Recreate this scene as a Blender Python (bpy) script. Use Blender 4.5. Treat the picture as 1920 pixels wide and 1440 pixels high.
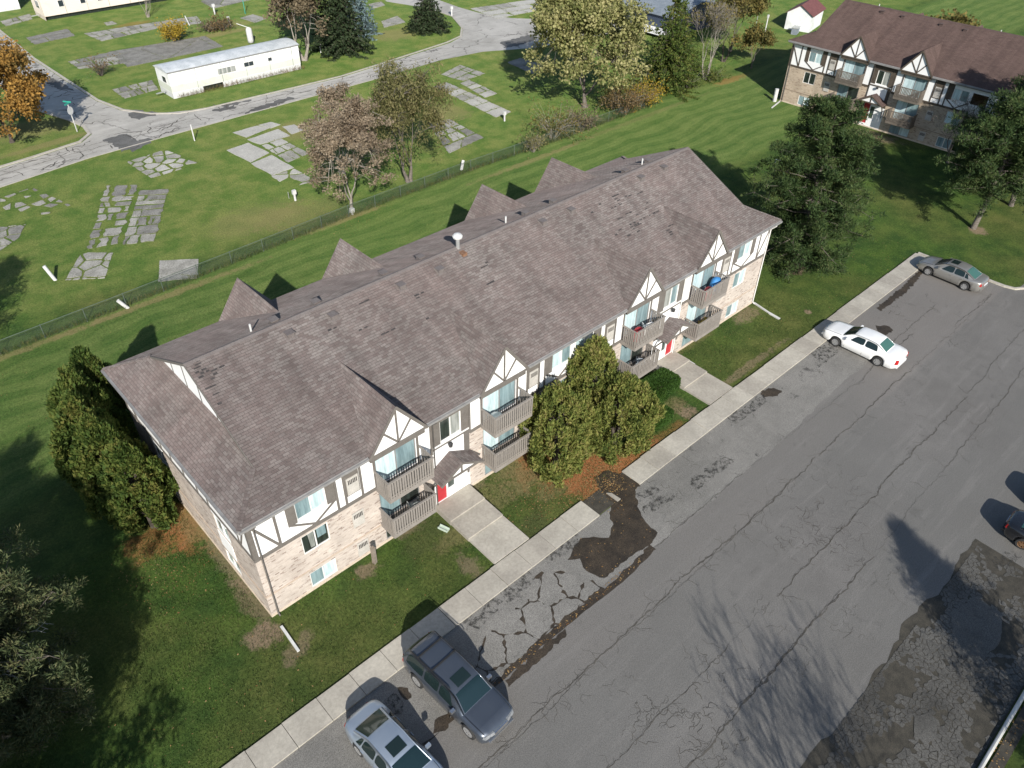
import bpy, math, random
import numpy as np
from mathutils import Vector, Matrix
random.seed(7); RNG = np.random.default_rng(7)
for o in list(bpy.data.objects): bpy.data.objects.remove(o)
SC = bpy.context.scene; COL = SC.collection
R_ = math.radians
# ---------------------------------------------------------------- camera
CAM_F = 1444.88                      # focal length in pixels of a 1920 wide frame
CAM_P = Vector((-6.2507, -22.0901, 30.7003))
YAW, PITCH, ROLL = R_(46.3017), R_(39.4458), R_(1.037)
_h = Vector((math.cos(YAW), math.sin(YAW), 0)); _r = Vector((math.sin(YAW), -math.cos(YAW), 0)); _z = Vector((0, 0, 1))
FW = _h*math.cos(PITCH) - _z*math.sin(PITCH); _u = _h*math.sin(PITCH) + _z*math.cos(PITCH)
RT = _r*math.cos(ROLL) + _u*math.sin(ROLL); UP = -_r*math.sin(ROLL) + _u*math.cos(ROLL)
cam = bpy.data.cameras.new('camera'); camo = bpy.data.objects.new('camera', cam); COL.objects.link(camo)
cam.sensor_width = 36; cam.lens = CAM_F/1920*36; cam.clip_end = 3000; cam.clip_start = 0.5
camo.matrix_world = Matrix(((RT.x, UP.x, -FW.x, CAM_P.x), (RT.y, UP.y, -FW.y, CAM_P.y), (RT.z, UP.z, -FW.z, CAM_P.z), (0, 0, 0, 1)))
SC.camera = camo
# ---------------------------------------------------------------- sky, sun, exposure
SUN_H = Vector((-0.525, -0.851)).normalized(); SUN_E = R_(30.0)
W_ = bpy.data.worlds.new('World'); SC.world = W_; W_.use_nodes = True
nt = W_.node_tree; sky = nt.nodes.new('ShaderNodeTexSky'); sky.sky_type = 'NISHITA'; sky.sun_disc = False
sky.sun_elevation = SUN_E; sky.sun_rotation = math.atan2(SUN_H.x, SUN_H.y); sky.air_density = 1.0; sky.dust_density = 0.6
bg = nt.nodes['Background']; bg.inputs['Strength'].default_value = 0.075
nt.links.new(sky.outputs[0], bg.inputs[0])
sl = bpy.data.lights.new('sun', 'SUN'); sl.energy = 3.6; sl.angle = R_(0.53); sl.color = (1.0, 0.955, 0.88)
so = bpy.data.objects.new('sun', sl); COL.objects.link(so)
sd = Vector((SUN_H.x*math.cos(SUN_E), SUN_H.y*math.cos(SUN_E), math.sin(SUN_E)))
so.rotation_euler = sd.to_track_quat('Z', 'Y').to_euler(); so.location = (0, 0, 60)
SC.view_settings.view_transform = 'Standard'; SC.view_settings.look = 'None'; SC.view_settings.gamma = 1
SC.view_settings.exposure = 0.85
SC.render.engine = 'CYCLES'

def at(u, v, z=0.0):
    """ground point seen at photograph pixel (u, v) of the surveyed camera"""
    d = FW + RT*((u-960)/CAM_F) - UP*((v-720)/CAM_F)
    p = CAM_P + d*((z-CAM_P.z)/d.z); return Vector((p.x, p.y, z))
def ats(*pts): return [tuple(at(*p)[:2]) for p in pts]

# ---------------------------------------------------------------- materials
MATS = {}
class NT:
    def __init__(s, name):
        m = bpy.data.materials.new(name); m.use_nodes = True; s.m = m; s.t = m.node_tree; s.n = s.t.nodes
        s.b = s.n['Principled BSDF']; s.out = s.n['Material Output']; MATS[name] = m
    def add(s, kind, **kw):
        n = s.n.new('ShaderNode'+kind)
        for k, v in kw.items():
            if k in n.inputs: s.put(n.inputs[k], v)
            else: setattr(n, k, v)
        return n
    def put(s, sock, v):
        if isinstance(v, bpy.types.NodeSocket): s.t.links.new(v, sock)
        elif isinstance(v, tuple) and len(v) == 3 and sock.type == 'RGBA': sock.default_value = (*v, 1)
        else: sock.default_value = v
    def pos(s): return s.add('NewGeometry').outputs['Position']
    def obj(s): return s.add('TexCoord').outputs['Object']
    def uv(s): return s.add('TexCoord').outputs['UV']
    def noise(s, vec, scale, detail=4, rough=.6, dist=0):
        n = s.add('TexNoise', Scale=scale, Detail=detail, Roughness=rough, Distortion=dist); s.t.links.new(vec, n.inputs['Vector']); return n.outputs['Fac']
    def mapr(s, v, a, b, c=0., d=1., smooth=True):
        n = s.add('MapRange'); n.interpolation_type = 'SMOOTHSTEP' if smooth else 'LINEAR'
        s.put(n.inputs[0], v)
        for i, q in enumerate((a, b, c, d)): n.inputs[i+1].default_value = q
        return n.outputs[0]
    def mix(s, f, a, b, mode='MIX'):
        n = s.add('Mix'); n.data_type = 'RGBA'; n.blend_type = mode
        s.put(n.inputs[0], f); s.put(n.inputs[6], a); s.put(n.inputs[7], b); return n.outputs[2]
    def math(s, op, a, b=0.):
        n = s.add('Math', operation=op); s.put(n.inputs[0], a); s.put(n.inputs[1], b); return n.outputs[0]
    def ramp(s, f, stops):
        n = s.add('ValToRGB'); s.put(n.inputs[0], f); e = n.color_ramp.elements
        while len(e) < len(stops): e.new(0.5)
        for q, (p, c) in zip(e, stops): q.position = p; q.color = (*c, 1)
        return n.outputs[0]
    def bump(s, h, strength, dist):
        n = s.add('Bump', Strength=strength, Distance=dist); s.put(n.inputs['Height'], h); s.put(s.b.inputs['Normal'], n.outputs[0])
    def diff(s, r): s.b.inputs['Diffuse Roughness'].default_value = r
    def base(s, c): s.put(s.b.inputs['Base Color'], c)
    def rough(s, r): s.put(s.b.inputs['Roughness'], r)
def pm(name, c1, c2, scale=3., rough=.8, bump=0., bdist=.01, metal=0., spec=None, fine=0., coat=0., detail=5):
    t = NT(name); v = t.obj(); n = t.noise(v, scale, detail, .65)
    c = t.mix(t.mapr(n, .3, .7), c1, c2)
    if fine:
        n2 = t.noise(v, scale*14, 3, .7); c = t.mix(fine, c, t.mix(t.mapr(n2, .25, .75), (0, 0, 0), (1, 1, 1)), 'OVERLAY')
        if bump: t.bump(n2, bump, bdist)
    elif bump: t.bump(n, bump, bdist)
    t.base(c); t.rough(rough); t.b.inputs['Metallic'].default_value = metal
    if spec is not None: t.b.inputs['Specular IOR Level'].default_value = spec
    if coat: t.b.inputs['Coat Weight'].default_value = coat; t.b.inputs['Coat Roughness'].default_value = .05
    return t.m
# ---------------------------------------------------------------- mesh helpers
def tag(o, label=None, cat=None, group=None, kind=None):
    if label: o['label'] = label
    if cat: o['category'] = cat
    if group: o['group'] = group
    if kind: o['kind'] = kind
    return o
def auto_uv(me):
    if not len(me.loops): return
    uv = me.uv_layers.new(name='uv'); co = np.empty(len(me.vertices)*3); me.vertices.foreach_get('co', co); co = co.reshape(-1, 3)
    out = np.zeros((len(me.loops), 2))
    for p in me.polygons:
        n = p.normal; h = math.hypot(n.x, n.y)
        t = (-n.y/h, n.x/h, 0) if h > 1e-3 else (1, 0, 0)
        b = (n.y*t[2]-n.z*t[1], n.z*t[0]-n.x*t[2], n.x*t[1]-n.y*t[0])
        for li in p.loop_indices:
            c = co[me.loops[li].vertex_index]; out[li] = (c[0]*t[0]+c[1]*t[1]+c[2]*t[2], c[0]*b[0]+c[1]*b[1]+c[2]*b[2])
    uv.data.foreach_set('uv', out.ravel())
def mk(name, v, f, m, parent=None, smooth=False, uv=False, me=None):
    if me is None:
        me = bpy.data.meshes.new(name); me.from_pydata([tuple(q) for q in v], [], [tuple(q) for q in f]); me.validate()
        for mm in (m if isinstance(m, (list, tuple)) else [m]): me.materials.append(mm)
        if smooth: me.polygons.foreach_set('use_smooth', [True]*len(me.polygons))
        if uv: auto_uv(me)
        me.update()
    o = bpy.data.objects.new(name, me); COL.objects.link(o)
    if parent: o.parent = parent
    return o
def thing(name, label=None, cat=None, loc=(0, 0, 0), rz=0., group=None, kind=None):
    o = bpy.data.objects.new(name, None); COL.objects.link(o); o.location = loc; o.rotation_euler = (0, 0, rz); o.empty_display_size = .2
    return tag(o, label, cat, group, kind)
def struct(o): o['kind'] = 'structure'; return o
BF = [(0, 3, 2, 1), (4, 5, 6, 7), (0, 1, 5, 4), (1, 2, 6, 5), (2, 3, 7, 6), (3, 0, 4, 7)]
def bxv(x0, x1, y0, y1, z0, z1): return [(x0, y0, z0), (x1, y0, z0), (x1, y1, z0), (x0, y1, z0), (x0, y0, z1), (x1, y0, z1), (x1, y1, z1), (x0, y1, z1)]
class MB:
    def __init__(s): s.v = []; s.f = []
    def raw(s, v, f): k = len(s.v); s.v += [tuple(q) for q in v]; s.f += [tuple(i+k for i in q) for q in f]; return s
    def box(s, x0, x1, y0, y1, z0, z1): return s.raw(bxv(min(x0, x1), max(x0, x1), min(y0, y1), max(y0, y1), min(z0, z1), max(z0, z1)), BF)
    def bar(s, a, b, w, t, up=(0, 0, 1)):
        """square bar from a to b, w along side axis, t along up"""
        a = Vector(a); b = Vector(b); d = (b-a).normalized(); u = Vector(up); sd_ = d.cross(u)
        if sd_.length < 1e-4: sd_ = d.cross(Vector((1, 0, 0)))
        sd_.normalize(); u = sd_.cross(d).normalized(); v = []
        for p in (a, b):
            for i, j in ((-1, -1), (1, -1), (1, 1), (-1, 1)): v.append(p + sd_*(i*w/2) + u*(j*t/2))
        return s.raw(v, [(0, 1, 2, 3), (7, 6, 5, 4), (0, 4, 5, 1), (1, 5, 6, 2), (2, 6, 7, 3), (3, 7, 4, 0)])
    def tube(s, pts, rad, n=8, cap=True):
        pts = [Vector(p) for p in pts]; k = len(pts); rad = rad if isinstance(rad, (list, tuple)) else [rad]*k; v = []; f = []
        for i, p in enumerate(pts):
            d = (pts[min(i+1, k-1)]-pts[max(i-1, 0)]).normalized(); a = d.orthogonal().normalized() if i == 0 else (a-d*a.dot(d)).normalized(); b = d.cross(a)
            for j in range(n):
                t = 2*math.pi*j/n; v.append(p + (a*math.cos(t)+b*math.sin(t))*rad[i])
        for i in range(k-1):
            for j in range(n): f.append((i*n+j, i*n+(j+1) % n, (i+1)*n+(j+1) % n, (i+1)*n+j))
        if cap: f += [tuple(range(n-1, -1, -1)), tuple(range((k-1)*n, k*n))]
        return s.raw(v, f)
    def prism(s, poly, z0, z1):
        n = len(poly); v = [(p[0], p[1], z0) for p in poly]+[(p[0], p[1], z1) for p in poly]
        a = sum(poly[i][0]*poly[(i+1) % n][1]-poly[(i+1) % n][0]*poly[i][1] for i in range(n))
        o = list(range(n)) if a > 0 else list(range(n-1, -1, -1))
        f = [tuple(o[::-1]), tuple(i+n for i in o)]
        for i in range(n): p, q = o[i], o[(i+1) % n]; f.append((p, q, q+n, p+n))
        return s.raw(v, f)
    def sheet(s, poly, z):
        n = len(poly); a = sum(poly[i][0]*poly[(i+1) % n][1]-poly[(i+1) % n][0]*poly[i][1] for i in range(n))
        o = list(range(n)) if a > 0 else list(range(n-1, -1, -1)); return s.raw([(p[0], p[1], z) for p in poly], [o])
    def lathe(s, prof, c=(0, 0, 0), n=12):
        v = []; f = []; k = len(prof)
        for i, (r, z) in enumerate(prof):
            for j in range(n): t = 2*math.pi*j/n; v.append((c[0]+r*math.cos(t), c[1]+r*math.sin(t), c[2]+z))
        for i in range(k-1):
            for j in range(n): f.append((i*n+j, i*n+(j+1) % n, (i+1)*n+(j+1) % n, (i+1)*n+j))
        f += [tuple(range(n-1, -1, -1)), tuple(range((k-1)*n, k*n))]; return s.raw(v, f)
    def build(s, name, m, parent=None, smooth=False, uv=False): return mk(name, s.v, s.f, m, parent, smooth, uv)
def box(name, b, m, parent=None, uv=False): return MB().box(*b).build(name, m, parent, uv=uv)
def copy_tree(o, parent=None):
    c = o.copy(); COL.objects.link(c); c.parent = parent
    for ch in o.children: copy_tree(ch, c)
    return c
def jitter_poly(poly, step, amp, rnd=random):
    out = []; n = len(poly)
    for i in range(n):
        a = Vector(poly[i][:2]); b = Vector(poly[(i+1) % n][:2]); L = (b-a).length; k = max(1, int(L/step)); nn = Vector((-(b-a).y, (b-a).x))/max(L, 1e-6)
        for j in range(k):
            p = a.lerp(b, j/k) + (nn*rnd.gauss(0, amp) if j else Vector((rnd.gauss(0, amp*.5), rnd.gauss(0, amp*.5)))); out.append((p.x, p.y))
    return out
def clip(poly, px, py, nx, ny):
    out = []; n = len(poly)
    for i in range(n):
        a = poly[i]; b = poly[(i+1) % n]; da = (a[0]-px)*nx+(a[1]-py)*ny; db = (b[0]-px)*nx+(b[1]-py)*ny
        if da <= 0: out.append(a)
        if da*db < 0: t = da/(da-db); out.append((a[0]+(b[0]-a[0])*t, a[1]+(b[1]-a[1])*t))
    return out
def inside(p, poly):
    c = False; n = len(poly)
    for i in range(n):
        a = poly[i]; b = poly[i-1]
        if (a[1] > p[1]) != (b[1] > p[1]) and p[0] < (b[0]-a[0])*(p[1]-a[1])/(b[1]-a[1])+a[0]: c = not c
    return c
def vcells(poly, cell, gap, jit=.42, asp=1., rnd=random, convex=True):
    """polygons of a cracked sheet: Voronoi cells with gaps, clipped to a convex outline"""
    xs = [p[0] for p in poly]; ys = [p[1] for p in poly]; cx, cy = cell*asp, cell; pts = {}
    i0, i1, j0, j1 = int(min(xs)//cx)-1, int(max(xs)//cx)+2, int(min(ys)//cy)-1, int(max(ys)//cy)+2
    for i in range(i0, i1):
        for j in range(j0, j1): pts[i, j] = ((i+.5+rnd.uniform(-jit, jit))*cx, (j+.5+rnd.uniform(-jit, jit))*cy)
    n = len(poly); ar = sum(poly[i][0]*poly[(i+1) % n][1]-poly[(i+1) % n][0]*poly[i][1] for i in range(n)); P = poly if ar > 0 else poly[::-1]; out = []
    for (i, j), p in pts.items():
        c = [(p[0]-2*cx, p[1]-2*cy), (p[0]+2*cx, p[1]-2*cy), (p[0]+2*cx, p[1]+2*cy), (p[0]-2*cx, p[1]+2*cy)]
        for a in range(-2, 3):
            for b in range(-2, 3):
                if (a or b) and (i+a, j+b) in pts and c:
                    q = pts[i+a, j+b]; dx, dy = q[0]-p[0], q[1]-p[1]; L = math.hypot(dx, dy); dx /= L; dy /= L
                    c = clip(c, p[0]+dx*(L/2-gap/2), p[1]+dy*(L/2-gap/2), dx, dy)
        if not c: continue
        if convex:
            for k in range(n):
                a, b = P[k], P[(k+1) % n]; ex, ey = b[0]-a[0], b[1]-a[1]; L = math.hypot(ex, ey)
                if L > 1e-6 and c: c = clip(c, a[0], a[1], ey/L, -ex/L)
        elif not inside(p, poly): continue
        if len(c) >= 3 and abs(sum(c[k][0]*c[(k+1) % len(c)][1]-c[(k+1) % len(c)][0]*c[k][1] for k in range(len(c)))) > .02*cx*cy: out.append(c)
    return out
# ---------------------------------------------------------------- surface materials
def lawn_material():
    t = NT('lawn'); p = t.pos()
    big = t.noise(p, .09, 3, .6); mid = t.noise(p, .55, 5, .65); fine = t.noise(p, 7., 4, .75); hair = t.noise(p, 38., 2, .7)
    g = t.mix(t.mapr(mid, .32, .68), (0.033, 0.074, 0.016), (0.075, 0.129, 0.024))
    g = t.mix(t.mapr(big, .4, .68), g, t.mix(t.mapr(mid, .3, .7), (0.067, 0.094, 0.022), (0.125, 0.139, 0.040)))
    # dry straw flecks
    fl = t.math('MULTIPLY', t.mapr(t.noise(p, 2.2, 6, .75), .52, .75), t.mapr(fine, .45, .7))
    g = t.mix(t.math('MULTIPLY', fl, .6), g, (0.212, 0.179, 0.080))
    # mowing stripes behind the building
    sx = t.add('SeparateXYZ'); t.put(sx.inputs[0], p)
    warp = t.math('MULTIPLY', t.math('SUBTRACT', t.noise(p, .07, 3, .6), .5), 6.)
    yy = t.math('ADD', t.math('ADD', sx.outputs[1], warp), t.math('MULTIPLY', sx.outputs[0], .015))
    st = t.math('SINE', t.math('MULTIPLY', yy, 2*math.pi/1.9))
    st2 = t.math('SINE', t.math('MULTIPLY', yy, 2*math.pi/.62))
    sn = t.math('MULTIPLY', t.math('SUBTRACT', t.noise(p, .30, 5, .75), .5), 4.2); stripes = t.mapr(t.math('ADD', t.math('ADD', t.math('MULTIPLY', st, .55), t.math('MULTIPLY', st2, .3)), sn), -1.5, 1.5)
    zone = t.math('MULTIPLY', t.mapr(sx.outputs[1], 14., 16.), t.mapr(sx.outputs[1], 31.2, 29.6))
    g = t.mix(t.math('MULTIPLY', zone, .85), g, t.mix(stripes, t.mix(mid, (0.052, 0.110, 0.023), (0.077, 0.134, 0.029)), t.mix(mid, (0.101, 0.169, 0.039), (0.189, 0.224, 0.073))))
    # park side: lighter and yellower
    pz = t.mapr(sx.outputs[1], 30.5, 34.); g = t.mix(t.math('MULTIPLY', pz, .5), g, t.mix(t.mapr(mid, .35, .65), (0.112, 0.193, 0.036), (0.213, 0.244, 0.072)))
    g = t.mix(.55, g, t.mix(t.mapr(fine, .2, .8), (.12, .12, .12), (.88, .88, .88)), 'OVERLAY')
    g = t.mix(.30, g, t.mix(t.mapr(hair, .25, .75), (.05, .05, .05), (.95, .95, .95)), 'OVERLAY')
    rust, soil, straw, moss = (.34, .145, .060), (.27, .20, .135), (.22, .185, .085), (.085, .10, .035)
    def patch(g, c, rx, ry, rot, col, amt, soft=.55, ns=1.1):
        s_ = t.add('VectorMath', operation='SUBTRACT'); t.put(s_.inputs[0], p); s_.inputs[1].default_value = (c[0], c[1], 0)
        r = t.add('VectorRotate', rotation_type='Z_AXIS'); t.put(r.inputs['Vector'], s_.outputs[0]); r.inputs['Angle'].default_value = -rot
        d = t.add('VectorMath', operation='MULTIPLY'); t.put(d.inputs[0], r.outputs[0]); d.inputs[1].default_value = (1/rx, 1/ry, 0)
        l = t.add('VectorMath', operation='LENGTH'); t.put(l.inputs[0], d.outputs[0])
        n = t.math('ADD', l.outputs['Value'], t.math('MULTIPLY', t.math('SUBTRACT', t.noise(p, ns, 7, .8), .5), 3.0))
        m = t.math('MULTIPLY', t.mapr(n, 1.05, 1.05-soft), t.mapr(fine, .25, .55, amt*.55, amt))
        c2 = t.mix(fine, tuple(x*.6 for x in col), tuple(min(1, x*1.35) for x in col)); return t.mix(m, g, c2)
    for (u, v, rx, ry, rot, col, amt) in [
        (495, 1190, 1.0, .8, 0, soil, .9), (470, 1130, .55, 2.2, 0, soil, .6), (420, 1050, .5, 3., 0, soil, .55), (560, 1215, 1.1, .5, .4, soil, .6), (345, 985, 1.2, 2.4, 0, rust, .75), (300, 1010, 2., 1.4, 0, rust, .6), (370, 990, .9, 2.2, 0, straw, .6),
        (760, 985, 1.2, .8, 0, soil, .85), (690, 1070, .7, .5, 0, soil, .8), (850, 1010, 1.2, .8, 0, straw, .6), (880, 1060, .6, 1.2, 0, soil, .6), (800, 1000, 2., 1., .4, moss, .6),
        (1010, 860, 2.6, 1.2, .2, rust, .95), (1080, 880, 1.8, 1.3, -.3, rust, 1.), (1120, 905, 1.7, 1.2, 0, rust, 1.), (1160, 865, 1.4, 1.3, 0, rust, 1.), (960, 880, 1.5, .7, 0, straw, .85), (1040, 910, 1.6, .9, 0, straw, .7), (1000, 985, 1.6, .8, .3, moss, .9), (1060, 850, 3., 1.6, 0, rust, .8), (1030, 855, 2.8, 1.1, .15, rust, 1.), (1110, 890, 2.2, 1.1, .1, rust, 1.), (1075, 885, 1.8, .9, 0, rust, .9), (985, 900, 1.8, .9, .2, straw, .8), (940, 930, 1.2, .7, .3, straw, .6), (1195, 845, 1.6, .8, 0, rust, .8), (1215, 850, 2., .5, 0, rust, .7), (1250, 815, 2.2, .5, 0, rust, .45),
        (1285, 770, .7, .9, 0, soil, .95), (1265, 760, 1., .8, 0, straw, .6), (1400, 690, 5., .35, 0, soil, .6), (1330, 730, 1., .5, 0, soil, .6), (1290, 640, 3., .7, 0, straw, .55), (1400, 590, 1.6, .7, 0, soil, .7), (1490, 505, 1.1, .8, 0, soil, .95), (1835, 432, 1., .8, 0, soil, .9), (1515, 585, .35, .3, 0, soil, .9),
        (890, 910, .8, .6, 0, soil, .5), (905, 930, 1.6, .6, .2, straw, .6), (1640, 255, 1.5, 3., 0, soil, .6),
        (650, 410, 5., .5, 0, straw, .7), (300, 560, 9., .45, 0, straw, .75), (60, 650, 8., .4, 0, straw, .65), (1000, 300, 9., .45, 0, straw, .6), (1200, 222, 14., .5, 0, straw, .35), (1370, 150, 4., .8, 0, rust, .45), (480, 410, 5., 3., 0, straw, .4), (560, 400, 5., 2.5, 0, straw, .4),
        (560, 245, 3., 3., 0, straw, .6), (840, 210, 2.5, 3., 0, straw, .6), (380, 70, 10., 1.2, 0, straw, .7), (740, 65, 4., 3., 0, straw, .6), (440, 45, 3., 2., 0, straw, .5), (250, 45, 3., 1.2, 0, rust, .35), (70, 240, 5., 3., 0, straw, .5), (90, 270, 6., .8, .1, straw, .6)]:
        q = at(u, v); g = patch(g, (q.x, q.y), rx, ry, rot, col, amt)
    t.base(g); t.rough(.9); t.diff(1.); t.b.inputs['Specular IOR Level'].default_value = .15
    h = t.math('ADD', t.math('MULTIPLY', fine, .8), t.math('MULTIPLY', hair, .5)); t.bump(h, 1., .16)
    return t.m
def asphalt_material(name, c1, c2, worn=.5, dark=(.045, .043, .041), stain=.5, speck=.4, vcr=0., strips=False):
    t = NT(name); p = t.pos(); big = t.noise(p, .16, 4, .6); mid = t.noise(p, .9, 6, .7); fine = t.noise(p, 24., 3, .8)
    c = t.mix(t.mapr(t.math('ADD', t.math('MULTIPLY', big, .6), t.math('MULTIPLY', mid, .4)), .38, .62), c1, c2)
    if strips:
        sx = t.add('SeparateXYZ'); t.put(sx.inputs[0], p); yn = t.math('ADD', sx.outputs[1], t.math('MULTIPLY', t.math('SUBTRACT', t.noise(p, .8, 4, .6), .5), .5))
        c = t.mix(t.math('MULTIPLY', t.mapr(yn, -11.75, -11.5), .7), c, (.184, .170, .157)); c = t.mix(t.math('MULTIPLY', t.mapr(yn, -16.9, -17.2), .5), c, (.134, .130, .121)); c = t.mix(t.math('MULTIPLY', t.mapr(t.noise(p, .045, 3, .6), .45, .6), .5), c, (.144, .141, .132))
    # drag marks along the lane
    mp = t.add('Mapping'); t.put(mp.inputs[0], p); mp.inputs['Scale'].default_value = (.09, .9, 1); mp.inputs['Rotation'].default_value = (0, 0, .04)
    st = t.noise(mp.outputs[0], 1.3, 5, .7); c = t.mix(t.math('MULTIPLY', t.mapr(st, .5, .72), worn), c, tuple(x*1.22 for x in c2))
    bl = t.math('MULTIPLY', t.mapr(t.noise(p, .62, 7, .75, .4), .585, .68), stain); c = t.mix(bl, c, dark)
    if vcr:
        vo = t.add('TexVoronoi', feature='DISTANCE_TO_EDGE', Scale=vcr); wv = t.add('VectorMath', operation='ADD'); nn = t.add('TexNoise', Scale=1.4, Detail=5.); t.put(nn.inputs['Vector'], p)
        t.put(wv.inputs[0], p); sc = t.add('VectorMath', operation='SCALE'); t.put(sc.inputs[0], nn.outputs['Color']); sc.inputs['Scale'].default_value = .9; t.put(wv.inputs[1], sc.outputs[0]); t.put(vo.inputs['Vector'], wv.outputs[0])
        k = t.math('MULTIPLY', t.mapr(vo.outputs['Distance'], .022, .004), t.mapr(t.noise(p, .25, 3, .6), .46, .58)); c = t.mix(t.math('MULTIPLY', k, .85), c, dark)
    c = t.mix(speck, c, t.mix(t.mapr(fine, .25, .75), (.1, .1, .1), (.9, .9, .9)), 'OVERLAY')
    t.base(c); t.rough(t.mapr(mid, .3, .7, .78, .95)); t.b.inputs['Specular IOR Level'].default_value = .25; t.bump(fine, .5, .02); return t.m
M_LAWN = lawn_material()
M_LOT = asphalt_material('lot_asphalt', (.140, .133, .124), (.168, .160, .150), .5, stain=.22, strips=True)
M_LOT_OLD = asphalt_material('old_lot_asphalt', (.165, .159, .146), (.222, .213, .196), .3, stain=.75, speck=.6)
M_CRAZE = asphalt_material('crazed_asphalt', (.054, .052, .047), (.108, .104, .095), .3, stain=.7, speck=.6)
M_ROAD = asphalt_material('park_road', (.33, .315, .285), (.44, .42, .385), .7, dark=(.12, .113, .102), stain=.6, speck=.25, vcr=.22)
M_PATCH = asphalt_material('dark_patch_and_shadow', (.085, .083, .080), (.15, .147, .14), .4, stain=.6)
M_WALK = pm('sidewalk_concrete', (.33, .305, .26), (.44, .41, .35), .5, .9, .12, .006, fine=.12)
M_WALK2 = pm('sidewalk_concrete_grey', (.30, .275, .235), (.40, .37, .315), .5, .9, .12, .006, fine=.12)
M_PAD = pm('weathered_pad', (.235, .225, .195), (.37, .355, .315), .8, .92, .4, .02, fine=.3)
M_PAD_D = pm('dark_weathered_shaded_pad', (.155, .148, .13), (.25, .24, .215), .9, .92, .4, .02, fine=.35)
M_PAD_L = pm('pale_pad', (.37, .355, .32), (.46, .445, .40), .6, .9, .3, .01, fine=.2)
M_CRACK = pm('crack_dirt', (.045, .041, .035), (.105, .096, .082), 1.2, .95)
M_MUD = pm('wet_mud', (.032, .026, .020), (.062, .048, .034), 1.3, .5, .5, .03, spec=.35, fine=.5)
M_MOSS = pm('mossy_dirt', (.034, .031, .024), (.062, .055, .042), 2.2, .95, .5, .02, fine=.4)
M_KERB = pm('kerb_concrete', (.36, .33, .28), (.46, .43, .38), 2., .9, .2, .01, fine=.2)
M_LEAFL = None

# ---------------------------------------------------------------- ground
gm = MB()
xs = [-500, -60, 140, 700]; ys = [-500, -60, 150, 700]
for i in range(3):
    for j in range(3): gm.raw([(xs[i], ys[j], 0), (xs[i+1], ys[j], 0), (xs[i+1], ys[j+1], 0), (xs[i], ys[j+1], 0)], [(0, 1, 2, 3)])
struct(gm.build('lawn_ground', M_LAWN))
SY0, SY1 = -4.76, -6.06                    # sidewalk edges
LX1, LY0 = 54.75, -24.75
lot_poly = [(-60, SY1+.02), (LX1, SY1+.02), (LX1, -10.9), (55.0, -12.3), (75, -13.6), (75, LY0), (-60, LY0)]
lot = struct(MB().sheet(lot_poly, .004).build('parking_lot', M_LOT))
# older, lighter strip of plates beside the sidewalk and the crumbling strip at the far kerb
def noise_edge(x0, x1, y, amp, step=.35):
    out = []; x = x0; d = 0
    while x < x1: d = d*.85+random.gauss(0, amp); out.append((x, y+d)); x += step*random.uniform(.6, 1.4)
    return out+[(x1, y)]
e1 = noise_edge(-60, 40.5, -9.25, .045)
old = MB().sheet([(-60, SY1-.01)]+e1+[(40.5, SY1-.01)], .008).build('old_asphalt_strip', M_LOT_OLD, lot)
e2 = noise_edge(-60, 28.6, -20.0, .07)
rough = MB().sheet(e2+[(28.4, LY0), (-60, LY0)], .008).build('crumbled_strip', M_MOSS, lot)
def ribbon(mb, pts, w, z, taper=True, jit=.25):
    n = len(pts); v = []
    for i, p in enumerate(pts):
        a = Vector(pts[max(i-1, 0)][:2]); b = Vector(pts[min(i+1, n-1)][:2]); d = b-a; d = d.normalized() if d.length > 1e-6 else Vector((1, 0)); nn = Vector((-d.y, d.x))
        ww = w*random.uniform(1-jit*2, 1+jit*2)*(min(1, (min(i, n-1-i)+.2)/2.) if taper else 1)/2; q = Vector(p[:2]); l = q+nn*ww; r = q-nn*ww
        v += [(l.x, l.y, z), (r.x, r.y, z)]
    mb.raw(v, [(2*i+1, 2*i+3, 2*i+2, 2*i) for i in range(n-1)])
def walkline(p, ang, L, step=.16, wob=.45, pull=.25):
    wob *= 1.7; pull = min(.6, pull*2)
    pts = [tuple(p)]; a = ang; d = 0
    while d < L:
        a += random.gauss(0, wob); a += (ang-a)*pull; s_ = step*random.uniform(.6, 1.5); p = (p[0]+math.cos(a)*s_, p[1]+math.sin(a)*s_); pts.append(p); d += s_
    return pts
def seam(mb, pts, w, z, branch=.06, gapp=.0, bl=1.2):
    line = []
    for i in range(len(pts)-1):
        a = Vector(pts[i]); b = Vector(pts[i+1]); L = (b-a).length; k = max(2, int(L/.16))
        for j in range(k): line.append(tuple(a.lerp(b, j/k)))
    d = 0; out = []
    for i, p in enumerate(line):
        d = d*.86+random.gauss(0, .030); out.append((p[0], p[1]+d))
    i = 0
    while i < len(out)-3:
        k = min(len(out)-i, random.randint(20, 90))
        if random.random() >= gapp: ribbon(mb, out[i:i+k+1], w*random.choice((.35, .45, .6, .8)), z, True, .42)
        ribbon(mb, [(p[0], p[1]+random.gauss(.03, .03)) for p in out[i:i+k+1]], w*.25, z+.0003, True, .4)
        i += k-(1 if k > 3 else 0)
    for p in out:
        if random.random() < branch:
            a = random.choice((1, -1))*random.uniform(.3, 2.2)+random.choice((0, math.pi)); ribbon(mb, walkline(p, a, random.uniform(.2, bl), .07, .6), random.uniform(.008, .02), z+.0006)
ck = MB()
def Y(y0, x0, x1, sl=0.): return [(x0, y0), (x0+(x1-x0)/3, y0+random.uniform(-.08, .08)+sl/3), (x0+2*(x1-x0)/3, y0+random.uniform(-.08, .08)+2*sl/3), (x1, y0+sl)]
seam(ck, Y(-11.6, -20, 28, .1), .075, .0095, .28); seam(ck, Y(-11.5, 28, 53.5, .15), .05, .0095, .12, .3)
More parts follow.
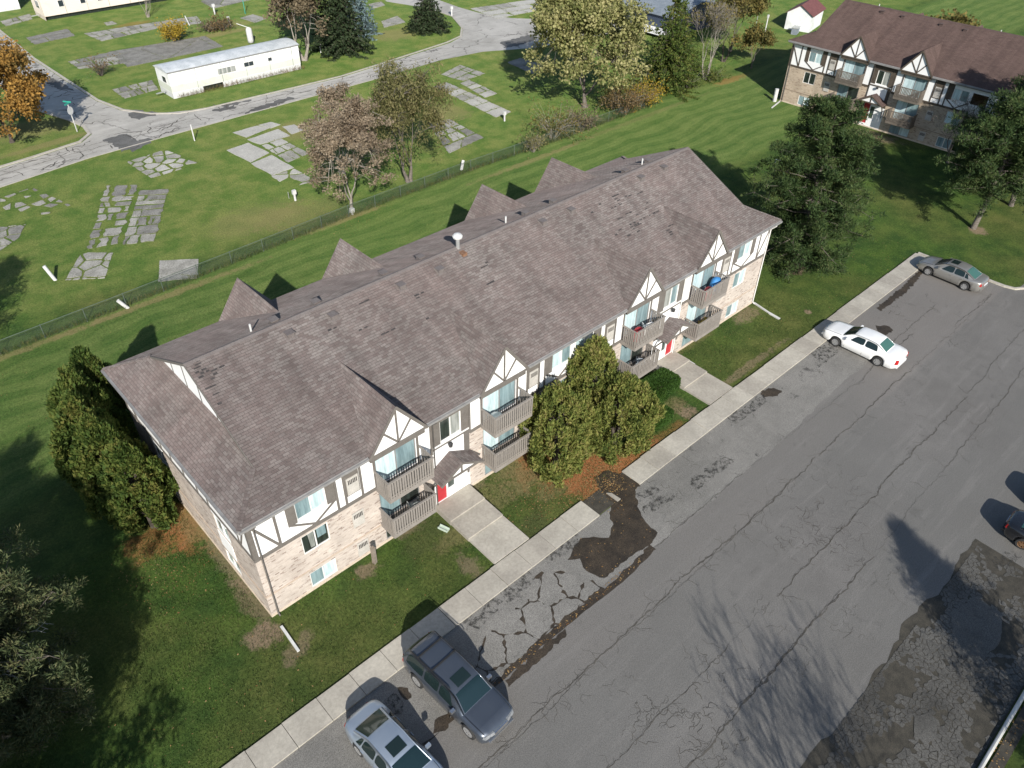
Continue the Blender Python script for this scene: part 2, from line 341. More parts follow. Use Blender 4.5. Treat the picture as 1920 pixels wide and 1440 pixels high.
seam(ck, Y(-11.68, -20, 26, .1), .03, .0098, .2, .2)
seam(ck, Y(-14.75, -20, 18, -.3), .03, .0095, .10, .1); seam(ck, Y(-15.1, 18, 40, .1), .07, .0095, .22); seam(ck, Y(-14.9, 40, 54, .3), .05, .0095, .15, .3)
seam(ck, Y(-17.1, -20, 24, .1), .065, .0095, .14); seam(ck, Y(-16.95, 24, 54, .8), .05, .0095, .15, .2); seam(ck, Y(-17.0, 8, 21, .1), .025, .0098, .1)
seam(ck, Y(-9.28, 16, 44, -.4), .045, .0105, .05, .1)
seam(ck, [at(1660, 655)[:2], at(1720, 600)[:2], at(1760, 570)[:2]], .05, .0095, .2, .2); seam(ck, [at(1790, 610)[:2], at(1860, 550)[:2]], .05, .0095, .2)
for (u, v, L, n, w) in [(1230, 1330, 1.6, 12, .03), (1330, 1270, 1.6, 10, .025), (1300, 1350, 1.8, 14, .035), (1340, 1400, 1.5, 10, .03), (1470, 1010, 1.6, 14, .03), (1520, 960, 1.4, 12, .03), (1560, 1000, 1.5, 10, .03), (1600, 1030, 1.5, 10, .03), (1440, 1150, 1.5, 8, .025), (1600, 1170, 1.6, 10, .025), (1660, 1080, 1.5, 7, .02), (1590, 930, 1.2, 9, .02), (1120, 1300, 1.2, 6, .02), (1200, 1340, 1.2, 8, .02), (1680, 580, 1.2, 7, .05), (1745, 560, 1., 5, .05), (1770, 640, 1.2, 5, .03), (1700, 760, 1.3, 6, .02), (1560, 880, 1.2, 6, .02), (1540, 700, .8, 4, .04), (1400, 790, 1.2, 5, .03), (1330, 850, 1.2, 5, .03), (1280, 900, 1., 5, .035), (1500, 1230, 1.4, 8, .02), (1650, 930, 1.4, 6, .02)]:
    c = at(u, v)
    for k in range(n):
        ribbon(ck, walkline((c.x+random.gauss(0, .7), c.y+random.gauss(0, .5)), random.uniform(0, 6.28), random.uniform(.5, L), .08, .6, .1), w*random.uniform(.35, .8), .0098+random.uniform(0, .001))
tag(ck.build('crack_network', M_CRACK, lot), kind='stuff')
# mud and debris in the joint along the old strip, the puddle and the stains
def blob(mb, poly, z, step=.18, amp=.05): mb.sheet(jitter_poly(poly, step, amp), z)
mud = MB()
top = noise_edge(-12, 16., -9.02, .085, .25); bot = noise_edge(-12, 16., -9.42, .02, .25)[::-1]; mud.sheet(top+bot, .0102)
pud = ats((1143, 897), (1160, 893), (1190, 917), (1197, 955), (1215, 985), (1233, 1000), (1222, 1018), (1180, 1046), (1133, 1085), (1108, 1076), (1095, 1064), (1088, 1048), (1064, 1050), (1074, 1030), (1088, 1010), (1112, 1006), (1140, 1008), (1150, 985), (1143, 962), (1146, 945), (1138, 925))
blob(mud, pud, .0115, .2, .045)
for poly in [ats((1000, 1082), (1015, 1073), (1030, 1080), (1028, 1095), (1010, 1096)), ats((1425, 733), (1450, 727), (1466, 733), (1458, 743), (1432, 745)), ats((1640, 610), (1668, 612), (1675, 620), (1655, 632), (1645, 625)), ats((1643, 578), (1690, 540), (1722, 508), (1730, 512), (1700, 548), (1650, 583)), ats((948, 1275), (1000, 1225), (1060, 1180), (1063, 1190), (1010, 1240), (955, 1290)), ats((1058, 1085), (1072, 1095), (1090, 1120), (1080, 1120), (1065, 1100)), ats((815, 1350), (850, 1330), (835, 1370), (812, 1375)), ats((745, 1290), (765, 1290), (772, 1310), (755, 1312))]: blob(mud, poly, .0120, .15, .05)
tag(mud.build('mud_and_debris', M_MUD, lot), kind='stuff')
wet = NT('damp_stain'); _p = wet.pos(); wet.base((.05, .048, .044)); wet.rough(.85)
_f = wet.math('MULTIPLY', wet.mapr(wet.noise(_p, 3.5, 6, .75), .45, .62), .7); _tr = wet.add('BsdfTransparent'); _mx = wet.add('MixShader'); wet.put(_mx.inputs[0], _f); wet.t.links.new(_tr.outputs[0], _mx.inputs[1]); wet.t.links.new(wet.b.outputs[0], _mx.inputs[2]); wet.t.links.new(_mx.outputs[0], wet.out.inputs[0])
st = MB()
for poly in [ats((1205, 950), (1262, 922), (1258, 938), (1225, 960), (1208, 965)), ats((935, 1110), (990, 1070), (1005, 1085), (950, 1130)), ats((880, 1170), (925, 1120), (945, 1130), (900, 1180)), ats((1290, 905), (1350, 860), (1380, 860), (1310, 920)), ats((1520, 660), (1560, 640), (1580, 655), (1530, 690)), ats((1360, 780), (1430, 740), (1440, 755), (1370, 800)), ats((1020, 1040), (1080, 1000), (1090, 1020), (1030, 1060)), ats((1860, 1050), (1900, 1030), (1915, 1045), (1870, 1065)), ats((1190, 925), (1230, 905), (1240, 920), (1200, 940)), ats((690, 1330), (740, 1300), (760, 1330), (700, 1370))]: blob(st, poly, .0135, .25, .08)
tag(st.build('damp_stains', wet.m, lot), kind='stuff')
# broken plates of old asphalt lying in the mud (near the SUV) and alligator cracking in the crumbled strip
pls = MB()
mudbed = MB(); blob(mudbed, [(5.6, -7.2), (11.6, -7.0), (12.4, -9.2), (4.6, -9.3)], .0095, .3, .12)
tag(mudbed.build('mud_bed', M_MUD, lot), kind='stuff')
for c in vcells([(5.2, -6.9), (11.9, -6.65), (12.2, -9.05), (4.2, -9.15)], 1.25, .08, .48, 1.1):
    cx = sum(p[0] for p in c)/len(c); cy = sum(p[1] for p in c)/len(c)
    if random.random() < .06: continue
    c = jitter_poly(c, .16, .045); MB().prism(c, .009, .014+random.uniform(0, .005)).build('asphalt_plate', M_LOT_OLD, lot)
al = MB()
def rough_density(x, y):
    return .5+.5*math.sin(x*.9+1.3*math.sin(y*1.7))*math.cos(y*2.1+x*.35)
for c in vcells([(4, -20.15), (28.2, -20.25), (28.2, -24.7), (4, -24.7)], .21, .022, .47, 1.15):
    cx = sum(p[0] for p in c)/len(c); cy = sum(p[1] for p in c)/len(c)
    if rough_density(cx, cy) < .36+random.uniform(-.22, .22): continue
    al.prism([(p[0]+random.gauss(0, .012), p[1]+random.gauss(0, .012)) for p in c], .0085, .014+random.uniform(0, .012))
tag(al.build('crazed_asphalt_pieces', M_CRAZE, lot), kind='stuff')
ptc = MB(); blob(ptc, ats((1780, 1150), (1830, 1120), (1880, 1150), (1875, 1200), (1835, 1250), (1790, 1220)), .03, .3, .04); blob(ptc, ats((1715, 1345), (1740, 1335), (1758, 1350), (1757, 1385), (1735, 1398), (1712, 1375)), .03, .3, .04)
ptc.build('asphalt_patch', M_CRAZE, lot)
# ---------------------------------------------------------------- sidewalk slabs, entrance walks, kerbs
walk = struct(MB().box(-60, LX1, SY1+.06, SY0-.05, .0, .03).build('sidewalk', M_MOSS))
x = -12.
while x < 54.:
    w = 1.62 if x < 19 else 1.56; x1 = min(x+w, 54.9)
    if not (x1 > 16.95 and x < 18.55):
        dz = random.uniform(-.012, .012); y1 = SY0+random.uniform(-.02, .02)
        poly = [(x+.012, SY1), (x1-.012, SY1), (x1-.012, y1), (x+.012, y1)]
        if 15.2 < x < 16.9: poly = [(x+.012, SY1), (x1-.2, SY1), (x1-.012, SY1+.5), (x1-.5, y1-.1), (x+.5, y1), (x+.012, y1-.05)]
        MB().prism(poly, .0, .095+dz).build('slab', random.choice((M_WALK, M_WALK2, M_WALK)), walk)
    x = x1
box('slab', (-60, -12.01, SY1, SY0, 0, .09), M_WALK, walk)
mk('slab', *(lambda m: (m.v, m.f))(MB().prism([(16.95, SY1), (17.2, SY1), (17.15, SY1+.6), (16.95, SY1+.8)], 0, .09)), M_WALK2, walk)
dg = MB(); blob(dg, [(16.7, SY1-.1), (18.75, SY1-.1), (18.7, -5.3), (18.55, -4.6), (18.2, -4.1), (17.3, -4.15), (17.0, -4.7), (16.85, -5.3)], .042, .18, .05); tag(dg.build('drain_mud', M_MUD, walk), kind='stuff')
for (x0, x1, nm, lab) in [(9.42, 11.75, 'w', None), (27.05, 29.45, 'e', None)]:
    ew = struct(box('entrance_walk', (x0+.05, x1-.05, -4.66, -.05, 0, .025), M_MOSS))
    for (ya, yb, h, sk) in [(-1.35, -.02, .36, 0), (-2.75, -1.36, .24, 0), (-4.7, -2.76, .12, 0)]:
        MB().prism([(x0+.0, ya), (x1, ya), (x1+.03, yb), (x0+.03, yb)], 0, h).build('slab', random.choice((M_WALK, M_WALK2)), ew)
def kerb_line(name, pts, w=.16, h=.12, m=None, cell=0., parent=None):
    mb = MB(); n = len(pts); v = []
    for i, p in enumerate(pts):
        a = Vector(pts[max(i-1, 0)]); b = Vector(pts[min(i+1, n-1)]); d = (b-a).normalized(); nn = Vector((-d.y, d.x))*w/2; q = Vector(p)
        v += [(q.x+nn.x, q.y+nn.y, 0), (q.x-nn.x, q.y-nn.y, 0), (q.x-nn.x, q.y-nn.y, h), (q.x+nn.x, q.y+nn.y, h)]
    f = []
    for i in range(n-1):
        for j in range(4): f.append((4*i+j, 4*i+(j+1) % 4, 4*i+4+(j+1) % 4, 4*i+4+j))
    f += [(3, 2, 1, 0), (4*n-4, 4*n-3, 4*n-2, 4*n-1)]
    o = mb.raw(v, f).build(name, m or M_KERB, parent)
    return o if parent else struct(o)
struct(box('kerb', (54.78, 54.98, -10.9, -4.9, 0, .13), M_KERB))
kerb_line('kerb', [(54.88, -10.9), (54.9, -11.5), (55.1, -12.2), (55.9, -12.75), (58, -13.1), (75, -13.7)], .2, .13)
M_PIPEW = pm('white_pipe', (.42, .42, .40), (.58, .58, .56), 1.2, .6)
struct(MB().tube([(-60, LY0-.12, .1), (40, LY0-.12, .1)], .085, 8).build('kerb', M_PIPEW))
struct(box('kerb', (-60, 40, LY0-.75, LY0-.3, 0, .06), M_MOSS))
struct(box('kerb', (24.7, 60, LY0-.02, LY0+.2, 0, .10), M_KERB))
# ---------------------------------------------------------------- mobile home park: roads, kerbs, pads
near = [(-40, 52.5), (-10, 54.), (4.47, 55.6), (12.69, 56.9), (19.63, 57.2), (29.58, 57.5), (38.5, 57.7), (48, 58.0)]
rd = near + ats((830, 112), (905, 97), (1000, 90), (1110, 70), (1250, 40), (1250, -20), (1100, 10), (1015, 36), (960, 34), (905, 26), (862, 14), (800, -8), (735, -30), (690, -30), (725, 3), (800, 15), (850, 32), (868, 52), (866, 68), (845, 80), (720, 120), (640, 145)) + [(38.08, 61.3), (27.22, 61.7), (22.2, 64.), (19.9, 67.3), (19.0, 72), (18.65, 92.05), (19.63, 118), (20, 140), (12.3, 140), (12.4, 118), (12.5, 92), (13.2, 74), (14.9, 68), (15.4, 65), (15.1, 62.6), (13.6, 61.1), (8.65, 60.2), (4, 59.6), (-10, 57.8), (-40, 56.5)]
road = struct(MB().sheet(rd, .004).build('park_road', M_ROAD))
rc = MB()
for y in (58.2, 59.4, 60.3): seam(rc, [(-10, y-3), (10, y-.6), (25, y), (60, y+.3)], .10, .008, .10, .45, 2.)
for _ in range(90):
    px, py = random.uniform(0, 60), random.uniform(56.5, 61.2)
    if inside((px, py), rd): ribbon(rc, walkline((px, py), random.choice((0, 1.57, 3.14))+random.gauss(0, .4), random.uniform(.8, 3.5), .25, .5), random.uniform(.04, .12), .0085)
for _ in range(40):
    px, py = random.uniform(15.5, 18.5), random.uniform(64, 105); ribbon(rc, walkline((px, py), random.choice((0, 1.57))+random.gauss(0, .4), random.uniform(.8, 3), .25, .5), random.uniform(.04, .12), .0085)
tag(rc.build('crack_network', M_CRACK, road), kind='stuff')
rp = MB()
for poly in [ats((398, 206), (440, 196), (446, 202), (412, 210)), ats((470, 205), (540, 182), (552, 186), (500, 204), (455, 216)), ats((415, 196), (470, 186), (472, 190), (420, 201)), ats((230, 275), (262, 262), (300, 255), (250, 285)), ats((195, 262), (240, 250), (262, 270), (230, 285)), ats((940, 78), (990, 66), (1010, 70), (980, 84), (945, 90)), ats((60, 140), (105, 150), (140, 170), (110, 168)), ats((250, 205), (300, 212), (260, 225), (240, 218))]:
    rpz = globals().get('rpz', .0066)+.0003; blob(rp, poly, rpz, .35, .16)
tag(rp.build('road_patches_and_shadow', M_PATCH, road), kind='stuff')  # darker road patches, plus the orange tree's shadow painted on the side road
kerb_line('kerb', [(27, 61.85), (24.2, 62.4), (21.9, 64.2), (20.1, 67.3), (19.2, 72), (18.85, 92), (19.8, 118)], .28, .07)
kerb_line('kerb', [(27, 61.85), (38.1, 61.5)]+ats((640, 143), (720, 118), (840, 79)), .25, .06)
kerb_line('kerb', ats((840, 79), (864, 68), (866, 52), (848, 31), (800, 14)), .25, .08)
kerb_line('kerb', [(12.4, 92), (13.0, 74), (14.75, 68), (15.25, 65.2), (14.95, 62.8), (13.5, 61.35), (8.6, 60.45), (3.5, 59.8), (-12, 57.8)], .35, .08)
kerb_line('kerb', [(x, y-.05) for x, y in near[1:]], .16, .03, M_KERB)
PADV = []
def slab(poly, h, mats, base):
    PADV.extend((p[0], p[1], 0) for p in poly); MB().prism(poly, 0, h+random.uniform(-.008, .008)).build('slab', random.choice(mats), base)
def pad(px, cell, gap, mats, asp=1., h=.03, jit=.42, drop=.0, ja=.04, rot=0.):
    poly = ats(*px); c = Vector((sum(p[0] for p in poly)/len(poly), sum(p[1] for p in poly)/len(poly)))
    base = struct(MB().sheet(jitter_poly(poly, .6, .06), .0025).build('concrete_pad', M_LAWN))
    for k in vcells(poly, cell, gap, jit, asp):
        if random.random() < drop: continue
        slab(jitter_poly(k, .5, ja), h, mats, base)
    return base
def rowpad(px, rows, mats, split=(1, 2), gap=.14, drop=0., h=.03, ja=.05, cracks=.35):
    """poured pad: rows of slabs between grass joints; corners a, b (far side) then c, d (near side)"""
    a, b, c, d = [Vector(q) for q in ats(*px)]; base = struct(MB().sheet(jitter_poly([tuple(a), tuple(b), tuple(c), tuple(d)], .6, .06), .0025).build('concrete_pad', M_LAWN))
    bl = lambda u, v: a.lerp(b, u).lerp(d.lerp(c, u), v); ws = [random.uniform(.6, 1.4) for _ in range(rows)]; tot = sum(ws); v0 = 0; H_ = ((d-a).length+(c-b).length)/2; W_p = ((b-a).length+(c-d).length)/2
    for w in ws:
        v1 = v0+w/tot; k = random.randint(*split); cuts = [0]+sorted(random.uniform(.25, .75) if k == 2 else (q+1)/k+random.uniform(-.1, .1) for q in range(k-1))+[1]
        for u0, u1 in zip(cuts, cuts[1:]):
            if random.random() < drop: continue
            gu, gv = gap/2/W_p, gap/2/H_; t0, t1 = random.uniform(-.04, .04), random.uniform(-.04, .04); q = [bl(u0+gu+t0*(u0 > 0), v0+gv), bl(u1-gu+t1*(u1 < 1), v0+gv), bl(u1-gu, v1-gv), bl(u0+gu, v1-gv)]; pieces = [[tuple(z_) for z_ in q]]
            if random.random() < cracks:
                e = random.uniform(.3, .7); f_ = min(.9, max(.1, e+random.uniform(-.25, .25))); p0, p1 = q[0].lerp(q[1], e), q[3].lerp(q[2], f_); nx, ny = -(p1-p0).y, (p1-p0).x; L_ = math.hypot(nx, ny); nx /= L_; ny /= L_; P4 = [tuple(z_) for z_ in q]; pieces = [clip(P4, p0.x-nx*.035, p0.y-ny*.035, nx, ny), clip(P4, p0.x+nx*.035, p0.y+ny*.035, -nx, -ny)]
            for pc in pieces:
                if len(pc) > 2: slab(jitter_poly(pc, .35, ja), h, mats, base)
        v0 = v1
    return base
def slabs(quads, mats, h=.03):
    base = None
    for qd in quads:
        poly = jitter_poly(ats(*qd), .8, .03)
        if base is None: cs = ats(*qd); base = struct(MB().sheet([(p[0], p[1]) for p in cs], .0025).build('concrete_pad', M_LAWN))
        slab(poly, h, mats, base)
GR = [M_PAD, M_PAD, M_PAD_D]
rowpad([(196, 347), (262, 346), (222, 458), (160, 470)], 8, GR, (2, 3), .34, .08, ja=.08, cracks=.2); pad([(154, 474), (212, 474), (196, 522), (122, 526)], 1.5, .16, [M_PAD], 1.)
rowpad([(261, 357), (318, 354), (291, 453), (227, 460)], 8, GR, (1, 2), .2); pad([(300, 489), (372, 486), (370, 522), (297, 528)], 6., .05, [M_PAD], 1.)
pad([(238, 304), (310, 281), (374, 307), (284, 334)], 1.2, .26, [M_PAD, M_PAD_L, M_PAD], 1.1, drop=.08, ja=.05)
pad([(0, 372), (60, 352), (132, 385), (90, 405), (0, 402)], 1.05, .4, GR, 1., drop=.3); pad([(0, 426), (48, 421), (36, 446), (0, 470)], 1.2, .15, [M_PAD_D, M_PAD], 1.)
slabs([[(436, 249), (482, 236), (506, 240), (462, 258)], [(484, 235), (508, 229), (526, 234), (508, 241)], [(464, 262), (522, 242), (544, 255), (488, 271)], [(530, 238), (552, 234), (570, 244), (547, 252)]], [M_PAD_L, M_PAD])
slabs([[(425, 282), (466, 268), (505, 287), (470, 305)], [(471, 307), (509, 291), (551, 315), (511, 329)]], [M_PAD_L])
rowpad([(488, 273), (529, 259), (582, 288), (540, 306)], 3, [M_PAD_L, M_PAD], (2, 2), .26); pad([(508, 330), (552, 317), (594, 340), (540, 352)], 1.5, .2, [M_PAD_L, M_PAD], 1.4, drop=.15)
rowpad([(838, 154), (960, 210), (930, 221), (811, 162)][:0] or [(811, 162), (838, 154), (960, 210), (930, 221)], 6, [M_PAD_L, M_PAD], (1, 1), .16); rowpad([(862, 156), (880, 149), (935, 176), (908, 184)], 4, [M_PAD_L, M_PAD], (1, 2), .22); rowpad([(825, 140), (862, 121), (912, 138), (868, 153)], 3, [M_PAD], (2, 3), .24)
rowpad([(800, 230), (843, 223), (910, 258), (840, 290)], 4, [M_PAD, M_PAD_D, M_PAD_L], (1, 3), .28); pad([(951, 117), (975, 109), (1040, 128), (1000, 140)], 2.2, .1, [M_PAD_D], 2.)  # last pad: tree shade put into the dark slab colour
rowpad([(208, 168), (286, 150), (298, 168), (233, 186)], 2, GR, (2, 3), .2, cracks=.8); rowpad([(126, 116), (215, 95), (245, 118), (148, 130)], 3, GR, (2, 3), .22, .05, ja=.08, cracks=.6); pad([(205, 97), (385, 68), (420, 88), (300, 113), (240, 126)], 3.2, .05, [M_PAD_D], 2.)
rowpad([(48, 71), (126, 54), (142, 67), (64, 84)], 2, GR, (1, 3), .14, cracks=.6); rowpad([(156, 63), (300, 40), (312, 50), (190, 78)], 2, GR, (3, 4), .16, cracks=.7); rowpad([(300, 40), (370, 30), (382, 44), (310, 51)], 3, [M_PAD, M_PAD_L], (2, 3), .22, cracks=.4)
rowpad([(0, 40), (56, 26), (62, 36), (10, 50)], 2, GR, (2, 3), .16); pad([(450, 34), (474, 27), (500, 35), (478, 43)], 4, .05, [M_PAD], 1.); pad([(375, 2), (450, -10), (470, 0), (400, 16)], 2.4, .1, GR, 2.)
rowpad([(880, 16), (1030, -6), (1060, 10), (930, 36)], 3, [M_PAD, M_PAD_L], (3, 4), .2); pad([(715, 40), (745, 30), (760, 42), (720, 52)], 3, .1, [M_PAD], 1.); pad([(690, 8), (715, 3), (722, 10), (700, 16)], 3, .1, [M_PAD], 1.)
pad([(195, 43), (210, 40), (220, 45), (200, 48)], 3, .1, [M_PAD], 1.)
# ---------------------------------------------------------------- building materials
def shingle_material(name, cols, dark):
    t = NT(name); v = t.uv(); br = t.add('TexBrick'); t.put(br.inputs['Vector'], v)
    br.inputs['Scale'].default_value = 1.; br.inputs['Brick Width'].default_value = .31; br.inputs['Row Height'].default_value = .142; br.inputs['Mortar Size'].default_value = .011; br.inputs['Mortar Smooth'].default_value = .3; br.offset = .5
    br.inputs['Color1'].default_value = (0, 0, 0, 1); br.inputs['Color2'].default_value = (1, 1, 1, 1); br.inputs['Mortar'].default_value = (.35, .35, .35, 1)
    c = t.ramp(br.outputs['Color'], [(0., cols[0]), (.35, cols[1]), (.65, cols[2]), (1., cols[3])])
    big = t.noise(v, .16, 4, .6); c = t.mix(t.mapr(big, .35, .68, 0, .55), c, cols[4])
    b2 = t.noise(v, .5, 5, .7); c = t.mix(.18, c, t.mix(t.mapr(b2, .3, .7), (.2, .2, .2), (.8, .8, .8)), 'OVERLAY'); mv = t.add('Mapping'); t.put(mv.inputs[0], v); mv.inputs['Scale'].default_value = (1.4, .16, 1); c = t.mix(.22, c, t.mix(t.mapr(t.noise(mv.outputs[0], 1., 4, .65), .3, .7), (.15, .15, .15), (.85, .85, .85)), 'OVERLAY')
    mp = t.add('Mapping'); t.put(mp.inputs[0], v); mp.inputs['Scale'].default_value = (1.1, 7., 1); rw = t.noise(mp.outputs[0], 1., 3, .6); c = t.mix(.10, c, t.mix(t.mapr(rw, .3, .7), (.1, .1, .1), (.9, .9, .9)), 'OVERLAY')
    c = t.mix(t.math('MULTIPLY', br.outputs['Fac'], .55), c, dark)
    fn = t.noise(v, 40., 3, .8); c = t.mix(.3, c, t.mix(t.mapr(fn, .25, .75), (0, 0, 0), (1, 1, 1)), 'OVERLAY')
    # course step: each shingle is thicker at its lower edge
    sp = t.add('SeparateXYZ'); t.put(sp.inputs[0], v); fr = t.math('FRACT', t.math('DIVIDE', sp.outputs[1], .142)); h = t.math('SUBTRACT', t.math('MULTIPLY', t.math('SUBTRACT', 1., fr), .8), t.math('MULTIPLY', br.outputs['Fac'], .4))
    h = t.math('ADD', h, t.math('MULTIPLY', t.noise(v, 2.2, 3, .6), .8)); h = t.math('ADD', h, t.math('MULTIPLY', fn, .35))
    t.base(c); t.rough(.92); t.diff(1.); t.b.inputs['Specular IOR Level'].default_value = .3; t.bump(h, .9, .028); return t.m
def brick_material(name, c1, c2, c3, mortar):
    t = NT(name); v = t.uv(); br = t.add('TexBrick'); t.put(br.inputs['Vector'], v)
    br.inputs['Scale'].default_value = 1.; br.inputs['Brick Width'].default_value = .215; br.inputs['Row Height'].default_value = .075; br.inputs['Mortar Size'].default_value = .006; br.inputs['Mortar Smooth'].default_value = .4
    br.inputs['Color1'].default_value = (0, 0, 0, 1); br.inputs['Color2'].default_value = (1, 1, 1, 1); br.inputs['Mortar'].default_value = (.5, .5, .5, 1)
    c = t.ramp(br.outputs['Color'], [(0., c3), (.16, c1), (.6, c2), (1., c1)])
    mp = t.add('Mapping'); t.put(mp.inputs[0], v); mp.inputs['Scale'].default_value = (1.6, 9., 1); n = t.noise(mp.outputs[0], 1., 4, .7); c = t.mix(t.math('MULTIPLY', t.mapr(n, .54, .66), .7), c, c3)
    c = t.mix(br.outputs['Fac'], c, mortar); b2 = t.noise(v, .7, 4, .6); c = t.mix(.25, c, t.mix(t.mapr(b2, .3, .7), (.25, .25, .25), (.8, .8, .8)), 'OVERLAY')
    t.base(c); t.rough(.9); t.bump(t.math('SUBTRACT', 1., br.outputs['Fac']), .6, .012); return t.m
def glass_material(name, tint, refl=.14, rough=.02):
    t = NT(name); tr = t.add('BsdfTransparent'); tr.inputs[0].default_value = (*tint, 1); gl = t.add('BsdfGlossy'); gl.inputs['Roughness'].default_value = rough; gl.inputs[0].default_value = (.9, .95, 1, 1)
    lw = t.add('LayerWeight'); lw.inputs[0].default_value = .35; f = t.mapr(lw.outputs['Fresnel'], 0., 1., refl, .95, False); mx = t.add('MixShader'); t.put(mx.inputs[0], f); t.t.links.new(tr.outputs[0], mx.inputs[1]); t.t.links.new(gl.outputs[0], mx.inputs[2]); t.t.links.new(mx.outputs[0], t.out.inputs[0]); return t.m
M_ROOF1 = shingle_material('shingles_greybrown', [(0.107, 0.087, 0.082), (0.132, 0.111, 0.105), (0.148, 0.131, 0.124), (0.168, 0.150, 0.141), (0.146, 0.112, 0.105)], (0.075, 0.065, 0.060))
M_ROOF2 = shingle_material('shingles_brown', [(0.074, 0.048, 0.042), (0.083, 0.055, 0.048), (0.088, 0.059, 0.051), (0.096, 0.065, 0.057), (0.086, 0.058, 0.050)], (0.053, 0.035, 0.030))
M_MISS = pm('bare_roofing_felt', (.030, .027, .027), (.060, .053, .052), 8., .95)
M_RIDGE = pm('ridge_shingle', (0.132, 0.111, 0.105), (0.158, 0.140, 0.132), 2., .92, .3, .01, fine=.3)
M_RIDGE2 = pm('ridge_shingle_brown', (0.080, 0.053, 0.046), (0.092, 0.062, 0.054), 2., .92, .3, .01, fine=.3)
M_BRICK1 = brick_material('pale_brick', (.47, .40, .345), (.54, .475, .42), (.23, .17, .14), (.53, .48, .43))
M_BRICK2 = brick_material('tan_brick', (.44, .35, .26), (.50, .41, .31), (.26, .185, .135), (.47, .41, .33))
M_STUC = pm('white_stucco', (.80, .80, .79), (.86, .86, .85), .8, .9, .1, .005, fine=.06)
M_TIM1 = pm('taupe_timber', (0.124, 0.110, 0.096), (0.150, 0.136, 0.121), 2.5, .85, .15, .004, fine=.2)
M_TIM2 = pm('brown_timber', (0.064, 0.050, 0.036), (0.090, 0.071, 0.053), 2.5, .85, .15, .004, fine=.2)
M_TRIM = pm('pale_trim', (.66, .65, .62), (.74, .73, .70), 2., .7)
M_FASC = pm('grey_metal_edge', (.20, .195, .19), (.27, .265, .26), 2., .5)
M_FND = pm('foundation', (.52, .43, .33), (.60, .51, .40), 1.5, .9, .2, .01, fine=.2)
def vpm(name, c1, c2):
    t = NT(name); v = t.obj(); mp = t.add('Mapping'); t.put(mp.inputs[0], v); mp.inputs['Scale'].default_value = (5., 5., .5); n = t.noise(mp.outputs[0], 1., 4, .7); t.base(t.mix(t.mapr(n, .3, .7), tuple(x*.8 for x in c1), tuple(min(1, x*1.1) for x in c2))); t.rough(.4); return t.m
def pane_material(name, c1, c2, sc=1.2):
    m = vpm(name, c1, c2); b = m.node_tree.nodes['Principled BSDF']; b.inputs['Coat Weight'].default_value = 1.; b.inputs['Coat Roughness'].default_value = .03; b.inputs['Coat IOR'].default_value = 1.6; return m
M_GLASS = pane_material('window_glass', (.02, .035, .032), (.04, .06, .055))
M_BLIND = pane_material('pale_blind_pane', (.50, .66, .68), (.62, .76, .78))
M_BLIND2 = pane_material('grey_blind_pane', (0.163, 0.245, 0.265), (0.245, 0.340, 0.360))
M_DARKIN = pane_material('dark_pane', (.010, .013, .012), (.03, .042, .036))
M_CURT = pane_material('curtained_pane', (.20, .22, .20), (.34, .35, .33), 2.5)
M_ACG = pm('air_conditioner_cover', (.42, .40, .36), (.50, .47, .43), 3., .8, .1, .005, fine=.2)
M_ACD = pm('air_conditioner_slots', (.035, .03, .028), (.07, .062, .055), 3., .8)
M_RED = pm('red_door_paint', (.36, .020, .028), (.42, .028, .036), 2., .5)
M_BALC1 = pm('taupe_balcony_paint', (0.216, 0.194, 0.172), (0.264, 0.240, 0.216), 3., .85, .15, .003, fine=.25)
M_BALC2 = pm('brown_balcony_paint', (0.120, 0.100, 0.080), (0.160, 0.136, 0.112), 3., .85, .15, .003, fine=.25)
M_DECK = pm('weathered_deck', (.085, .075, .066), (.14, .125, .11), 2., .9, fine=.3)
M_PIPE = pm('white_vent_pipe', (.50, .50, .49), (.64, .64, .62), 3., .6)
M_DSP = pm('dark_downspout', (.055, .050, .046), (.09, .082, .074), 3., .6)
M_METAL = pm('galvanised', (.45, .46, .46), (.58, .58, .57), 3., .45, metal=.6)
M_LAMPD = pm('dark_fixture', (.03, .03, .03), (.06, .06, .06), 3., .5)
BW, BD, ZE, OV, ZR, SLP = 38.87, 13.25, 6.60, .37, 10.0, .4862
def zroof(y): return ZE + SLP*(y+OV)
def holes_wall(name, u0, u1, z0, z1, holes, fpt, depth, m, parent):
    """wall panel in (u, z) with rectangular openings; fpt(u, d, z) -> xyz, d = depth into the wall"""
    us = sorted({u0, u1, *[max(u0, min(u1, h[k])) for h in holes for k in (0, 1)]}); zs = sorted({z0, z1, *[max(z0, min(z1, h[k])) for h in holes for k in (2, 3)]}); mb = MB()
    def inh(u, z): return any(h[0] < u < h[1] and h[2] < z < h[3] for h in holes)
    for i in range(len(us)-1):
        for j in range(len(zs)-1):
            if not inh((us[i]+us[i+1])/2, (zs[j]+zs[j+1])/2): mb.raw([fpt(us[i], 0, zs[j]), fpt(us[i+1], 0, zs[j]), fpt(us[i+1], 0, zs[j+1]), fpt(us[i], 0, zs[j+1])], [(0, 1, 2, 3)])
    for h in holes:
        a, b, c, d = h
        if d <= z0 or c >= z1: continue
        c = max(c, z0); d = min(d, z1)
        for (p, q) in (((a, c), (b, c)), ((b, c), (b, d)), ((b, d), (a, d)), ((a, d), (a, c))):
            mb.raw([fpt(p[0], 0, p[1]), fpt(q[0], 0, q[1]), fpt(q[0], depth, q[1]), fpt(p[0], depth, p[1])], [(0, 1, 2, 3)])
    return mb.build(name, m, parent, uv=True)
SLATM = {}
